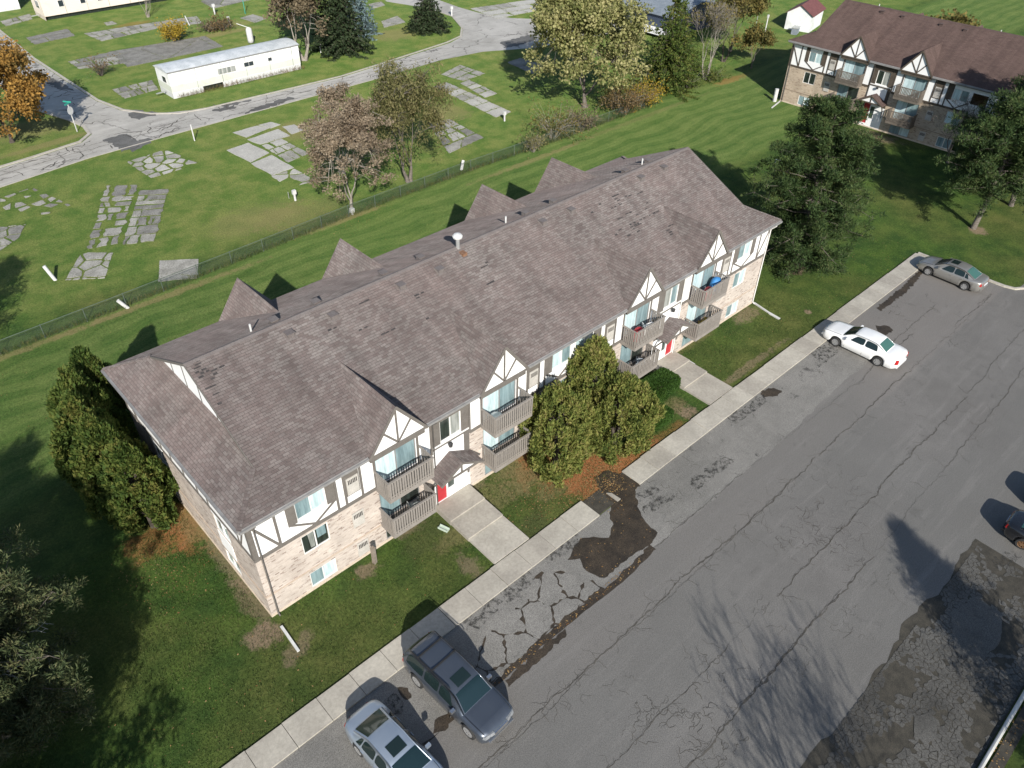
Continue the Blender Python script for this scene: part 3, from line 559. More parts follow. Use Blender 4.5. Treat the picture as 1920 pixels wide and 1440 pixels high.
def apartment(name, label, cat, loc, rz, M, halves=(0, 1), detail=True):
    B = thing(name, label, cat, loc, rz)
    mw, mt, mb_, mr, mrd, mst = M['brick'], M['timber'], M['balc'], M['roof'], M['ridge'], M_STUC
    def hx(x, hf): return x if hf == 0 else BW-x
    # openings of one half of the front (u = x)
    WIN = [(2.2, 3.7, 4.88, 5.93), (10.08, 11.4, 4.47, 5.82), (17.8, 19.28, 4.88, 5.93)]
    WMID = [(2.15, 3.52, 2.6, 3.78), (17.92, 19.3, 2.6, 3.78)]; WLOW = [(2.15, 3.55, .2, 1.2), (17.9, 19.3, .2, 1.2)]
    AC = [(4.68, 5.42), (16.02, 16.76)]
    DOOR_U = [(6.32, 8.62), (12.85, 15.13)]
    holes_up = []; holes_lo = []
    for hf in (0, 1):
        def H(a): return tuple(sorted((hx(a[0], hf), hx(a[1], hf))))+tuple(a[2:])
        for w in WIN: holes_up.append(H(w))
        for w in WMID+WLOW: holes_lo.append(H(w))
        for d in DOOR_U:
            holes_up.append(H((*d, 4.12, 6.1))); holes_lo.append(H((*d, 1.66, 3.62))); holes_lo.append(H((d[0]+.1, d[1]-.1, .14, 1.22)))
    for s_ in (0,):
        F = lambda u, d, z: (u, d, z)
        holes_wall('brick_wall', 0, BW, .12, 3.96, [h for h in holes_lo]+[tuple(sorted((hx(9.55, hf), hx(11.9, hf))))+(-.1, 3.96) for hf in (0, 1)], F, .14, mw, B)
        holes_wall('stucco_wall', 0, BW, 3.96, 6.40, holes_up, F, .12, mst, B)
    for hf in (0, 1):   # entrance bay between the brick: white stucco
        a, b = sorted((hx(9.55, hf), hx(11.9, hf))); dw = tuple(sorted((hx(9.66, hf), hx(10.32, hf))))+(.36, 2.45); gw = tuple(sorted((hx(10.40, hf), hx(10.85, hf))))+(.95, 2.2)
        holes_wall('entrance_wall', a, b, .02, 3.96, [dw, gw], lambda u, d, z: (u, d-.003, z), .12, mst, B)
    FL = lambda u, d, z: (d, BD-u, z)
    lh_up = [(2.6, 4.0, 4.88, 5.93), (9.2, 10.6, 4.88, 5.93)]; lh_lo = [(2.6, 4.0, 2.6, 3.78), (9.2, 10.6, 2.6, 3.78), (2.6, 4.0, .3, 1.2), (9.2, 10.6, .3, 1.2)]
    holes_wall('brick_wall', 0, BD, .12, 3.96, lh_lo, FL, .14, mw, B); holes_wall('stucco_wall', 0, BD, 3.96, 6.40, lh_up, FL, .12, mst, B)
    FR = lambda u, d, z: (BW-d, u, z)
    holes_wall('brick_wall', 0, BD, .12, 3.96, [], FR, .14, mw, B); holes_wall('stucco_wall', 0, BD, 3.96, 6.40, [], FR, .12, mst, B)
    FB = lambda u, d, z: (BW-u, BD-d, z)
    holes_wall('brick_wall', 0, BW, .12, 3.96, [], FB, .14, mw, B); holes_wall('stucco_wall', 0, BW, 3.96, 6.40, [], FB, .12, mst, B)
    fd = MB(); fd.box(-.03, BW+.03, -.03, .2, -.1, .119); fd.box(-.03, .2, .2, BD+.03, -.1, .119); fd.box(BW-.2, BW+.03, .2, BD+.03, -.1, .119); fd.box(.2, BW-.2, BD-.2, BD+.03, -.1, .119); fd.build('foundation', M_FND, B)
    # brick ledge course
    lg = MB()
    for hf in (0, 1):
        for a, b in ((-.03, 6.2), (8.75, 9.5), (11.95, 12.75), (15.2, BW/2)): box('ledge_course', (*sorted((hx(a, hf), hx(b, hf))), -.035, .0, 1.42, 1.49), M['ledge'], B)
    box('ledge_course', (-.035, 0, 0, BD, 1.42, 1.49), M['ledge'], B)
    # interior darkness and windows
    def window(a, b, z0, z1, left, right, fpt, fr=M_TRIM, gap=.05):
        w = thing('window', None, None); w.parent = B; mid = (a+b)/2; m = MB()
        def bx(u0, u1, d0, d1, c0, c1, mm):
            v = [fpt(u, d, c) for c in (c0, c1) for (u, d) in ((u0, d0), (u1, d0), (u1, d1), (u0, d1))]; mm.raw(v, BF)
        for (u0, u1, c0, c1) in ((a, a+.05, z0, z1), (b-.05, b, z0, z1), (a+.05, b-.05, z0, z0+.05), (a+.05, b-.05, z1-.05, z1), (mid-.03, mid+.03, z0+.05, z1-.05)): bx(u0, u1, .02, .08, c0, c1, m)
        m.build('frame', fr, w)
        for (u0, u1, k, dd) in ((a+.05, mid-.03, left, .05), (mid+.03, b-.05, right, .06)):
            g = MB(); g.raw([fpt(u, dd, c) for (u, c) in ((u0, z0+.05), (u1, z0+.05), (u1, z1-.05), (u0, z1-.05))], [(0, 1, 2, 3)]); g.build('pane', k, w)
        return w
    FRONT = lambda u, d, z: (u, d, z)
    pal = [(M_BLIND2, M_BLIND), (M_DARKIN, M_CURT), (M_BLIND2, M_BLIND), (M_DARKIN, M_BLIND2), (M_BLIND, M_BLIND2)]
    k = 0
    for hf in halves:
        lst = [(WIN[0], (M_BLIND2, M_BLIND)), (WIN[1], (M_DARKIN, M_CURT) if hf == 0 else (M_CURT, M_BLIND2)), (WIN[2], (M_BLIND, M_BLIND2)), (WMID[0], (M_DARKIN, M_DARKIN) if hf == 0 else (M_BLIND2, M_BLIND)), (WMID[1], (M_BLIND, M_BLIND2)), (WLOW[0], (M_BLIND2, M_BLIND)), (WLOW[1], (M_BLIND2, M_BLIND2))]
        for (w, (l, r)) in lst:
            a, b = sorted((hx(w[0], hf), hx(w[1], hf))); window(a, b, w[2], w[3], l, r, FRONT)
    for w in lh_up+lh_lo: window(w[0], w[1], w[2], w[3], *random.choice(pal[:1]+pal[2:]), FL)
    # curtains in the open dark window
    if 0 in halves and detail: MB().raw([(2.55, .046, 2.75), (2.76, .046, 2.72), (2.78, .046, 3.72), (2.5, .046, 3.72)], [(0, 1, 2, 3)]).build('curtain', M_CURT, B); MB().raw([(2.95, .054, 3.1), (3.4, .054, 3.1), (3.4, .054, 3.7), (2.95, .054, 3.7)], [(0, 1, 2, 3)]).build('curtain', M_BLIND2, B)
    # timbers: every board a part
    def board(a, b, w=.12, y=-.012, m=None, par=None, t=.03):
        d = Vector((b[0]-a[0], 0, b[1]-a[1])); L = d.length; d /= L; n = Vector((-d.z, 0, d.x))*w/2; v = []
        for yy in (y+t, y-t):
            for (p, s_) in ((a, 1), (b, 1), (b, -1), (a, -1)): v.append((p[0]+n.x*s_, yy, p[1]+n.z*s_))
        mk('timber_board', v, [(3, 2, 1, 0), (4, 5, 6, 7), (0, 1, 5, 4), (1, 2, 6, 5), (2, 3, 7, 6), (3, 0, 4, 7)], m or mt, par or B)
    TZ0, TZ1 = 4.07, 6.38
    for hf in halves:
        h = lambda x: hx(x, hf)
        for (a, b) in ((-.04, 6.26), (8.75, 9.5), (11.98, 12.72), (15.25, BW/2)): board((h(a), 4.04), (h(b), 4.04), .19, -.018)
        for x in (.09, 1.24, 4.2, 4.63, 5.5, 6.25, 15.22, 15.94, 16.8, 17.25): board((h(x), TZ0+.06), (h(x), TZ1), .11 if x > .2 else .2)
        for x in (8.72, 9.52, 11.95, 12.74): board((h(x), 4.0 if x in (9.52, 11.95) else 4.14), (h(x), TZ1 if x in (9.52, 11.95) else 6.12), .12)
        board((h(.22), 5.98), (h(1.18), 4.16), .11, -.008)
        for (a, b) in ((1.84, 4.14), (17.32, 19.43)):
            m_ = (a+b)/2; board((h(a), 4.86), (h(m_), 4.14), .10, -.006); board((h(b), 4.86), (h(m_), 4.14), .10, -.009)
        for (a, b) in ((1.76, 2.2), (3.7, 4.14), (17.3, 17.8)):   # brown panels beside the windows
            aa, bb = sorted((h(a), h(b))); box('side_panel', (aa, bb, -.022, -.001, 4.80, 6.38), mt, B)
        for (a, b) in ((9.60, 10.08), (11.4, 11.88)):
            aa, bb = sorted((h(a), h(b))); box('side_panel', (aa, bb, -.022, -.001, 4.42, 6.38), mt, B)
        aa, bb = sorted((h(10.08), h(11.4))); box('side_panel', (aa, bb, -.022, -.001, 5.82, 6.38), mt, B)
        aa, bb = sorted((h(11.55), h(11.9))); box('side_panel', (aa, bb, -.024, -.004, 2.3, 4.3), mt, B)
        aa, bb = sorted((h(9.6), h(11.88))); box('sill_board', (aa, bb, -.05, -.0, 4.33, 4.42), M_TRIM, B); box('timber_board', (aa, bb, -.036, -.0, 4.20, 4.33), mt, B)
        for (a, b) in AC:                                          # air conditioner sleeves
            aa, bb = sorted((h(a), h(b)))
            box('side_panel', (aa, bb, -.022, -.001, 4.56, 6.38), mt, B)
            for (z0, z1) in ((4.64, 5.66), (2.38, 3.34), (.28, 1.2)):
                ac = box('air_conditioner_cover', (aa+.06, bb-.06, -.06, -.0225, z0, z1), M_ACG, B)
                zt = z1-.12; n = 6; wd = (bb-aa-.24)/n
                box('grille_slot', (aa+.12, bb-.12, -.066, -.061, zt-.26, zt), M_ACD, ac)
                for q in range(n+1): box('grille_fin', (aa+.12+q*wd-.012, aa+.12+q*wd+.012, -.074, -.0665, zt-.30 if q % 2 else zt-.22, zt), M_ACG, ac)
        # sliding doors
        for di, d in enumerate(DOOR_U):
            for fi, (z0, z1) in enumerate(((4.12, 6.1), (1.66, 3.62), (.14, 1.22))):
                a, b = sorted((h(d[0]+(.1 if fi == 2 else 0)), h(d[1]-(.1 if fi == 2 else 0)))); l, r = [(M_BLIND, M_BLIND2), (M_BLIND2, M_DARKIN), (M_DARKIN, M_BLIND2)][fi] if (di+hf) % 2 == 0 else [(M_BLIND, M_BLIND2), (M_BLIND, M_BLIND2), (M_BLIND2, M_BLIND)][fi]
                w = window(a, b, z0, z1, l, r, FRONT, M_FASC); w.name = 'sliding_door'
        # balconies
        for di, (x0, x1) in enumerate(((6.22, 8.78), (12.72, 15.28))):
            for fi, (zf, sh) in enumerate(((4.08, 0.), (1.60, -.1))):
                sgn = (1 if di == 0 else -1)*0; X0, X1 = sorted((h(x0), h(x1))); yf = -1.10
                bal = thing('balcony'); bal.parent = B
                m = MB(); m.box(X0+.02, X1-.02, yf+.02, -.002, zf-.04, zf); m.build('deck', M_DECK, bal)
                m = MB(); m.box(X0, X1, yf-.02, yf+.02, zf-.22, zf+.02); m.box(X0-.02, X0+.02, yf+.02, -.002, zf-.22, zf+.02); m.box(X1-.02, X1+.02, yf+.02, -.002, zf-.22, zf+.02); m.build('rim_joist', mb_, bal)
                m = MB(); m.box(X0-.03, X1+.03, yf-.05, yf+.05, zf+1.03, zf+1.09); m.box(X0-.03, X0+.05, yf+.05, -.03, zf+1.03, zf+1.09); m.box(X1-.05, X1+.03, yf+.05, -.03, zf+1.03, zf+1.09)
                m.box(X0, X1, yf-.012, yf+.018, zf+.10, zf+.15); m.build('rail', mb_, bal)
                nm = 'slat'; key = (mb_.name, 'slat')
                if key not in SLATM: _o = MB().box(-.044, .044, -.011, .011, 0, 1.0).build('slat', mb_); SLATM[key] = _o.data; bpy.data.objects.remove(_o)
                def slat(px, py, ro):
                    o = mk('slat', None, None, None, bal, me=SLATM[key]); o.location = (px, py, zf+.025); o.rotation_euler = (random.gauss(0, .004), random.gauss(0, .006), ro)
                n = 18
                for i in range(n): slat(X0+.07+(X1-X0-.14)*i/(n-1), yf-.031, 0)
                for i in range(7):
                    for xx in (X0-.029, X1+.029): slat(xx, yf+.07+(1.0-.05)*i/7, math.pi/2)
                for xx in (X0+.04, X1-.04): box('post', (xx-.04, xx+.04, yf+.03, yf+.11, zf, zf+1.03), mb_, bal)
        # entrance door, side light and canopy
        aa, bb = sorted((h(9.66), h(10.32))); dr = box('entrance_door', (aa, bb, .05, .10, .36, 2.45), M_RED, B); box('door_handle', (bb-.1 if hf == 0 else aa+.05, bb-.05 if hf == 0 else aa+.1, .01, .05, 1.3, 1.5), M_METAL, dr)
        aa, bb = sorted((h(10.40), h(10.85))); sw = thing('side_light'); sw.parent = B; box('pane', (aa, bb, .055, .06, .95, 2.2), M_GLASS, sw); box('backing', (aa, bb, .10, .11, .95, 2.2), M_DARKIN, sw)
        # open red door leaf, swung outward
        cx = h(10.58); cn = thing('entrance_canopy'); cn.parent = B; yf = -1.05; hw = 1.38; ze_, zp = 2.80, 3.58
        v = [(cx-hw, yf, ze_), (cx, yf, zp), (cx, 0, zp), (cx-hw, 0, ze_), (cx+hw, yf, ze_), (cx+hw, 0, ze_)]
        v2 = [(p[0], p[1], p[2]-.07) for p in v]
        mk('canopy_roof', v+v2, [(0, 1, 2, 3), (1, 4, 5, 2), (9, 8, 7, 6), (8, 11, 10, 7), (6, 7, 1, 0), (7, 10, 4, 1), (3, 9, 6, 0), (4, 10, 11, 5)], mr, cn, uv=True)
        mk('gable_panel', [(cx-hw+.16, yf+.1, ze_+.0), (cx+hw-.16, yf+.1, ze_+.0), (cx, yf+.1, zp-.1)], [(0, 1, 2)], mst, cn)
        mk('ceiling', [(cx-hw+.1, yf+.1, ze_-.03), (cx+hw-.1, yf+.1, ze_-.03), (cx+hw-.1, 0, ze_-.03), (cx-hw+.1, 0, ze_-.03)], [(3, 2, 1, 0)], mt, cn)
        for s_ in (-1, 1):
            board((cx+s_*hw, ze_-.08), (cx, zp-.08), .13, yf-.005+.002*s_, None, cn); 
            m = MB(); m.tube([(cx+s_*(hw-.2), yf+.2, ze_-.05), (cx+s_*(hw-.2), -.5, ze_-.35), (cx+s_*(hw-.2), -.12, ze_-.9), (cx+s_*(hw-.2), -.04, ze_-1.5)], .06, 4); m.build('bracket', mt, cn)
        board((cx, ze_+.06), (cx, zp-.12), .10, yf+.085, None, cn); board((cx-hw+.1, ze_), (cx+hw-.1, ze_), .12, yf+.08, None, cn)
        MB().lathe([(.03, 0), (.13, -.04), (.10, -.22), (.05, -.26)], (h(10.55), -.2, 4.28), 10).build('wall_lamp', M_LAMPD, B)
        # gutter and downspouts
    # half timbering of the left end wall
    box('timber_board', (-.03, -.001, 0.0, BD, 3.95, 4.14), mt, B)
    for yy, w in ((.10, .2), (1.25, .12), (4.15, .12), (5.2, .12), (6.62, .12), (8.0, .12), (9.1, .12), (12.0, .12), (13.15, .2)): box('timber_board', (-.028, -.001, max(.001, yy-w/2), min(BD-.001, yy+w/2), 4.141, 6.38), mt, B)
    for (a, b) in ((.3, 1.1), (12.9, 12.1)): MB().bar((-.014, a, 5.95), (-.014, b, 4.2), .024, .11, (0, 0, 1)).build('timber_board', mt, B)
    for (a, b, *_q) in lh_up:
        ya, yb = BD-b, BD-a
        for (p0, p1) in ((ya-.42, ya), (yb, yb+.42)): box('side_panel', (-.022, -.002, p0, p1, 4.8, 6.38), mt, B)
    for (a, b) in ((2.6, 4.0), (9.2, 10.6)):
        ya, yb = BD-b, BD-a
        for (z0, z1) in ((1.5, 2.55), (3.8, 3.94)): box('white_panel', (-.03, -.002, ya, yb, z0, z1), mst, B)
    g = MB()
    dorm = [7.45, 13.95, BW-13.95, BW-7.45]; edges = [-OV]+[q for x in dorm for q in (x-1.62, x+1.62)]+[BW+OV]
    for i in range(0, len(edges), 2): box('gutter', (edges[i], edges[i+1], -OV-.10, -OV-.002, ZE-.17, ZE-.045), M_FASC, B)
    box('gutter', (-OV-.10, -OV-.002, -OV, BD+OV, ZE-.17, ZE-.045), M_FASC, B)
    fs = MB()
    for i in range(0, len(edges), 2): fs.box(edges[i], edges[i+1], -OV, -OV+.03, ZE-.24, ZE-.03)
    fs.box(-OV, -OV+.03, -OV+.03, BD+OV, ZE-.24, ZE-.03); fs.box(BW+OV-.03, BW+OV, -OV+.03, BD+OV, ZE-.24, ZE-.03); fs.box(-OV+.03, BW+OV-.03, BD+OV-.03, BD+OV, ZE-.24, ZE-.03); fs.build('fascia', mt, B)
    sf = MB(); sf.raw([(-OV, -OV, ZE-.21), (BW+OV, -OV, ZE-.21), (BW+OV, BD+OV, ZE-.21), (-OV, BD+OV, ZE-.21)], [(3, 2, 1, 0)]); sf.build('soffit', M_TRIM, B)
    for (x, mm) in ((.28, M_TIM1), (9.62, M_DSP), (BW-9.62, M_TRIM), (BW-.2, M_TRIM)):
        if (x > BW/2) and 1 not in halves: continue
        z0 = .15; MB().tube([(x, -OV-.05, ZE-.15), (x, -OV-.05, ZE-.25), (x, -.08, ZE-.62), (x, -.08, z0), (x, -.25, .06)], .036, 6).build('downspout', mm, B)
    # main roof
    xg, zg = 1.5, zroof(1.5); ym = BD/2
    fv = [(-OV, -OV, ZE), (BW+OV, -OV, ZE), (BW-xg, 1.5, zg), (BW-xg, ym, ZR), (xg, ym, ZR), (xg, 1.5, zg)]
    rv = fv+[(p[0], BD-p[1], p[2]) for p in fv]     # 6..11 mirrored
    rf = mk('roof', rv, [(0, 1, 2, 5), (5, 2, 3, 4), (7, 6, 11, 8), (8, 11, 10, 9), (0, 5, 11, 6), (1, 7, 8, 2)], mr, B, uv=True)
    drp = MB()
    for i in range(0, len(edges), 2): drp.box(edges[i], edges[i+1], -OV-.012, -OV, ZE-.045, ZE+.008)
    drp.box(-OV-.012, -OV, -OV, BD+OV, ZE-.045, ZE+.008); drp.build('drip_edge', M_FASC, rf)
    # gable ends above the hips
    for s_, x0, xw in ((1, xg, xg+.28), (-1, BW-xg, BW-xg-.28)):
        gz = zg+.12; mk('gable_panel', [(xw, 1.5, zg-.1), (xw, BD-1.5, zg-.1), (xw, ym, ZR-.03)], [(0, 2, 1)] if s_ > 0 else [(0, 1, 2)], mst, rf)
        hp = [(x0, 1.5, zg), (x0, BD-1.5, zg), (xw, BD-1.5-.28, zg+.28*SLP), (xw, 1.5+.28, zg+.28*SLP)]; mk('hip_top', hp, [(0, 1, 2, 3)] if s_ < 0 else [(3, 2, 1, 0)], mr, rf, uv=True)
        m = MB()
        for e in (0, 1):
            y0 = 1.5 if e == 0 else BD-1.5; m.bar((x0, y0, zg-.06), (x0, ym, ZR-.06), .035, .13, (0, 0, 1))
        m.build('rake_board', mt, rf)
        for yy in (3.6, 5.1, 6.62, 8.1, 9.6):
            zt = zroof(yy if yy < ym else BD-yy)-.05; xx = xw-.012*s_; box('timber_board', (min(xx, xx+.02*s_), max(xx, xx+.02*s_), yy-.05, yy+.05, zg+.1, zt), mt, rf)
    # hip, ridge caps
    rc_ = MB(); 
    for i in range(int((BW-2*xg)/.3)):
        x0 = xg+i*.3; zz = ZR+.018+random.uniform(-.004, .004)
        rc_.raw([(x0, ym-.15, zz-.078), (x0+.3, ym-.15, zz-.07), (x0+.3, ym, zz+.004), (x0, ym, zz-.004), (x0, ym+.15, zz-.078), (x0+.3, ym+.15, zz-.07)], [(0, 1, 2, 3), (3, 2, 5, 4)])
    for (a, b) in ((fv[0], fv[5]), (fv[1], fv[2]), (rv[6], rv[11]), (rv[7], rv[8])): MB().bar(Vector(a), Vector(b), .22, .024).build('hip_cap', mr, rf, uv=True)
    rc_.build('ridge_cap', mrd, rf)
    # dormers
    for x in dorm:
        for back in (0, 1):
            fy = (lambda y: y) if not back else (lambda y: BD-y)
            dm = thing('dormer'); dm.parent = B; hw = 1.62; zp = 8.66; yb = (zp-ZE)/SLP-OV; y0 = -OV-.10
            a, l, r, bk_ = (x, fy(y0), zp), (x-hw, fy(y0), 6.50), (x+hw, fy(y0), 6.50), (x, fy(yb+.12), zp+.0)
            off = .07; lo = [(p[0], p[1], p[2]-off) for p in (a, l, r, bk_)]
            fs_ = [(0, 3, 1), (0, 2, 3), (4, 5, 7), (4, 7, 6), (0, 1, 5, 4), (2, 0, 4, 6)]
            if back: fs_ = [q[::-1] for q in fs_]
            mk('dormer_roof', [a, l, r, bk_]+lo, fs_, mr, dm, uv=True)
            yw = fy(-.38); pv = [(x-hw+.06, yw, 6.40), (x+hw-.06, yw, 6.40), (x, yw, zp-.10)]
            mk('gable_panel', pv, [(0, 1, 2)] if not back else [(2, 1, 0)], mst, dm)
            mk('header', [(x-hw+.1, fy(-.36), 6.12), (x+hw-.1, fy(-.36), 6.12), (x+hw-.1, fy(-.36), 6.42), (x-hw+.1, fy(-.36), 6.42), (x-hw+.1, fy(-.004), 6.12), (x+hw-.1, fy(-.004), 6.12)], [(0, 1, 2, 3), (1, 0, 4, 5)], mt, dm)
            # cheeks closing the sides under the overhang
            if not back:
                for s_ in (-1, 1): board((x+s_*hw, 6.44), (x, zp-.06), .15, y0-.014+.003*s_, None, dm, .014)
                board((x, 6.46), (x, zp-.28), .10, -.40, None, dm, .015)
                for s_ in (-1, 1): board((x, 6.50), (x+s_*.78, 7.50), .10, -.403, None, dm, .015)
                board((x-hw+.05, 6.44), (x+hw-.05, 6.44), .13, -.41, None, dm, .015)
    # roof furniture
    for vx, vy in [(6.22, 6.25), (8.54, 6.2), (12.57, 6.2), (15.03, 6.15), (22.73, 6.25), (25.07, 6.2), (31.61, 6.3), (33.96, 6.3)]:
        for back in (0, 1):
            yy = vy-.35 if not back else BD-(vy-.35); z = zroof(vy-.35); vt = MB(); s_ = .17
            vt.raw([(vx-.24, yy-.24, z-.117+.02*0), (vx+.24, yy-.24, z-.117), (vx+.24, yy+.24, z+.117), (vx-.24, yy+.24, z+.117)] if not back else [(vx-.24, yy-.24, z+.117), (vx+.24, yy-.24, z+.117), (vx+.24, yy+.24, z-.117), (vx-.24, yy+.24, z-.117)], [(0, 1, 2, 3)])
            for q in range(4): vt.v[q] = (vt.v[q][0], vt.v[q][1], vt.v[q][2]+.012)
            vt.box(vx-s_, vx+s_, yy-s_, yy+s_, z-.12, z+.16); vt.box(vx-s_-.04, vx+s_+.04, yy-s_-.04, yy+s_+.04, z+.16, z+.185); vt.build('roof_vent', mrd, rf)
    for px, py in [(5.05, 7.35), (17.7, 7.6), (21.1, 7.3), (33.4, 7.35)]:
        MB().tube([(px, py, zroof(BD-py)-.1), (px, py, zroof(BD-py)+.40)], .05, 8).build('vent_pipe', M_PIPE, rf)
    if detail:
        fl = thing('flue'); fl.parent = rf; MB().tube([(16.9, 6.55, 9.9), (16.9, 6.55, 10.55)], .11, 10).build('flue_pipe', M_METAL, fl); MB().lathe([(.13, 10.5), (.26, 10.56), (.28, 10.66), (.2, 10.76), (.04, 10.82)], (16.9, 6.55, 0), 14).build('flue_cap', M_PIPE, fl); MB().box(16.75, 17.05, 5.95, 6.35, 9.68, 9.85).build('flashing', pm('rusty_flashing', (.16, .08, .045), (.25, .14, .08), 6., .8), fl)
        # missing shingles: patches of bare felt
        ms = MB()
        def tear(x, y, nx=1, ny=1):
            for i in range(nx):
                for j in range(ny):
                    if random.random() < .25 and nx > 1: continue
                    ax = x+(i-.5*nx)*.31+random.uniform(-.05, .05)+(j % 2)*.155; ay = y+j*.128; w = random.uniform(.14, .32); q = random.uniform(.05, .10)
                    ms.raw([(ax, ay, zroof(ay)+.012), (ax+w, ay, zroof(ay)+.012), (ax+w, ay+q, zroof(ay+q)+.012), (ax, ay+q, zroof(ay+q)+.012)], [(0, 1, 2, 3)])
        for (x, y, nx, ny) in [(2.05, 6.2, 2, 3), (2.0, 5.75, 2, 3), (2.25, 5.5, 1, 2), (2.65, 5.8, 2, 1), (1.95, 5.2, 2, 1), (1.95, 4.85, 1, 1), (1.9, 4.4, 1, 1), (8.21, 5.31, 2, 1), (9.47, 4.72, 2, 1), (10.39, 5.87, 2, 1), (10.44, 4.08, 3, 1), (13.13, 4.97, 2, 1), (12.88, 3.83, 2, 1), (17.5, 5.01, 2, 2), (17.13, 4.08, 2, 1), (13.2, 5.1, 2, 1)]: tear(x, y, nx, ny)
        for _ in range(16): tear(random.gauss(29, 1.5), random.gauss(4.4, .7), random.choice((1, 1, 2, 3)), 1)
        for _ in range(5): tear(random.gauss(27.5, 2.), random.gauss(5.2, .5), random.choice((1, 2)), 1)
        for _ in range(7): tear(random.uniform(28, 31), random.uniform(1.8, 3.6), random.choice((1, 2)), 1)
        tear(29.4, 3.62, 9, 1)
        tag(ms.build('missing_shingles', M_MISS, rf), kind='stuff')
    return B
MA = dict(brick=M_BRICK1, timber=M_TIM1, balc=M_BALC1, roof=M_ROOF1, ridge=M_RIDGE, ledge=pm('ledge_brick', (.40, .32, .25), (.5, .41, .33), 6., .9))
MBB = dict(brick=M_BRICK2, timber=M_TIM2, balc=M_BALC2, roof=M_ROOF2, ridge=M_RIDGE2, ledge=pm('ledge_brick_dark', (.26, .20, .15), (.34, .27, .20), 6., .9))
apartment('apartment_building', 'long apartment building with worn grey brown shingle roof, white half timbered gables and balconies', 'building', (0, 0, 0), 0, MA)
apartment('apartment_building', 'far apartment building with smooth dark brown roof facing the pines at top right', 'building', (77.35, 21.7, 0), -math.pi/2, MBB, halves=(0,), detail=False)
# ---------------------------------------------------------------- vegetation
def leaf_material(name, cols, trans=.25, rough=.7, ns=.8):
    t = NT(name); g = t.add('NewGeometry'); rnd = g.outputs['Random Per Island']; n = t.noise(g.outputs['Position'], ns, 3, .6)
    f = t.math('ADD', t.math('MULTIPLY', rnd, .55), t.math('MULTIPLY', t.mapr(n, .3, .7), .45)); k = len(cols)
    c = t.ramp(f, [(.06+.88*i/(k-1), q) for i, q in enumerate(cols)]); t.base(c); t.rough(rough); t.b.inputs['Specular IOR Level'].default_value = .2
    tr = t.add('BsdfTranslucent'); t.put(tr.inputs[0], c); mx = t.add('MixShader'); mx.inputs[0].default_value = trans; t.t.links.new(t.b.outputs[0], mx.inputs[1]); t.t.links.new(tr.outputs[0], mx.inputs[2]); t.t.links.new(mx.outputs[0], t.out.inputs[0]); return t.m
def bark(name, a, b): return pm(name, a, b, 6., .95, .6, .03, fine=.4)
M_BK = bark('grey_bark', (.10, .085, .07), (.19, .165, .14)); M_BKP = bark('pale_bark', (.20, .175, .145), (.33, .30, .255)); M_BKD = bark('dark_bark', (.05, .04, .032), (.10, .082, .065)); M_DEAD = bark('dead_grey_wood', (.24, .235, .23), (.36, .355, .35))
L_ARB = leaf_material('arborvitae_foliage', [(.055, .090, .022), (.165, .205, .052), (.260, .295, .078), (.335, .325, .100), (.285, .240, .100)], .5, ns=1.1)
L_CED = leaf_material('cedar_foliage', [(.045, .085, .020), (.090, .140, .032), (.145, .180, .042), (.200, .185, .052)], .45, ns=.7)
L_HEDGE = leaf_material('hedge_foliage', [(.020, .050, .009), (.036, .080, .012), (.055, .105, .018)], .2)
L_PINE = leaf_material('pine_needles', [(.026, .042, .018), (.050, .070, .028), (.092, .106, .044), (.140, .126, .062)], .12, ns=1.2)
L_PINE2 = leaf_material('green_pine_needles', [(.016, .034, .011), (.030, .057, .017), (.056, .088, .026), (.090, .104, .040)], .12, ns=1.)
L_SPR = leaf_material('spruce_needles', [(.016, .030, .014), (.030, .048, .020), (.052, .070, .030)], .1, ns=1.)
L_BLUE = leaf_material('blue_spruce_needles', [(.09, .14, .15), (.14, .20, .21), (.20, .27, .28)], .1)
L_TAN = leaf_material('tan_autumn_leaves', [(.165, .125, .085), (.26, .20, .14), (.35, .28, .20), (.44, .36, .26)], .4, ns=.6)
L_YEL = leaf_material('yellow_green_leaves', [(.13, .155, .05), (.24, .25, .09), (.37, .35, .155), (.50, .46, .23)], .4, ns=.5)
L_WIL = leaf_material('willow_leaves', [(.11, .12, .045), (.18, .18, .07), (.26, .235, .105), (.33, .28, .14)], .45, ns=.6)
L_ORA = leaf_material('orange_leaves', [(.11, .09, .032), (.23, .14, .04), (.37, .205, .05), (.46, .28, .07)], .3, ns=.5)
L_BRN = leaf_material('brown_leaves', [(.10, .08, .05), (.165, .13, .08), (.24, .195, .125)], .25)
L_OLV = leaf_material('olive_leaves', [(.060, .070, .022), (.11, .105, .032), (.19, .155, .05), (.26, .19, .05)], .3)
L_GOLD = leaf_material('golden_shrub_leaves', [(.20, .15, .025), (.34, .24, .03), (.46, .33, .05)], .3)
L_RUST = leaf_material('rust_shrub_leaves', [(.10, .075, .035), (.17, .12, .055), (.25, .165, .08)], .3)
def unit(v): return v/np.maximum(np.linalg.norm(v, axis=1, keepdims=True), 1e-9)
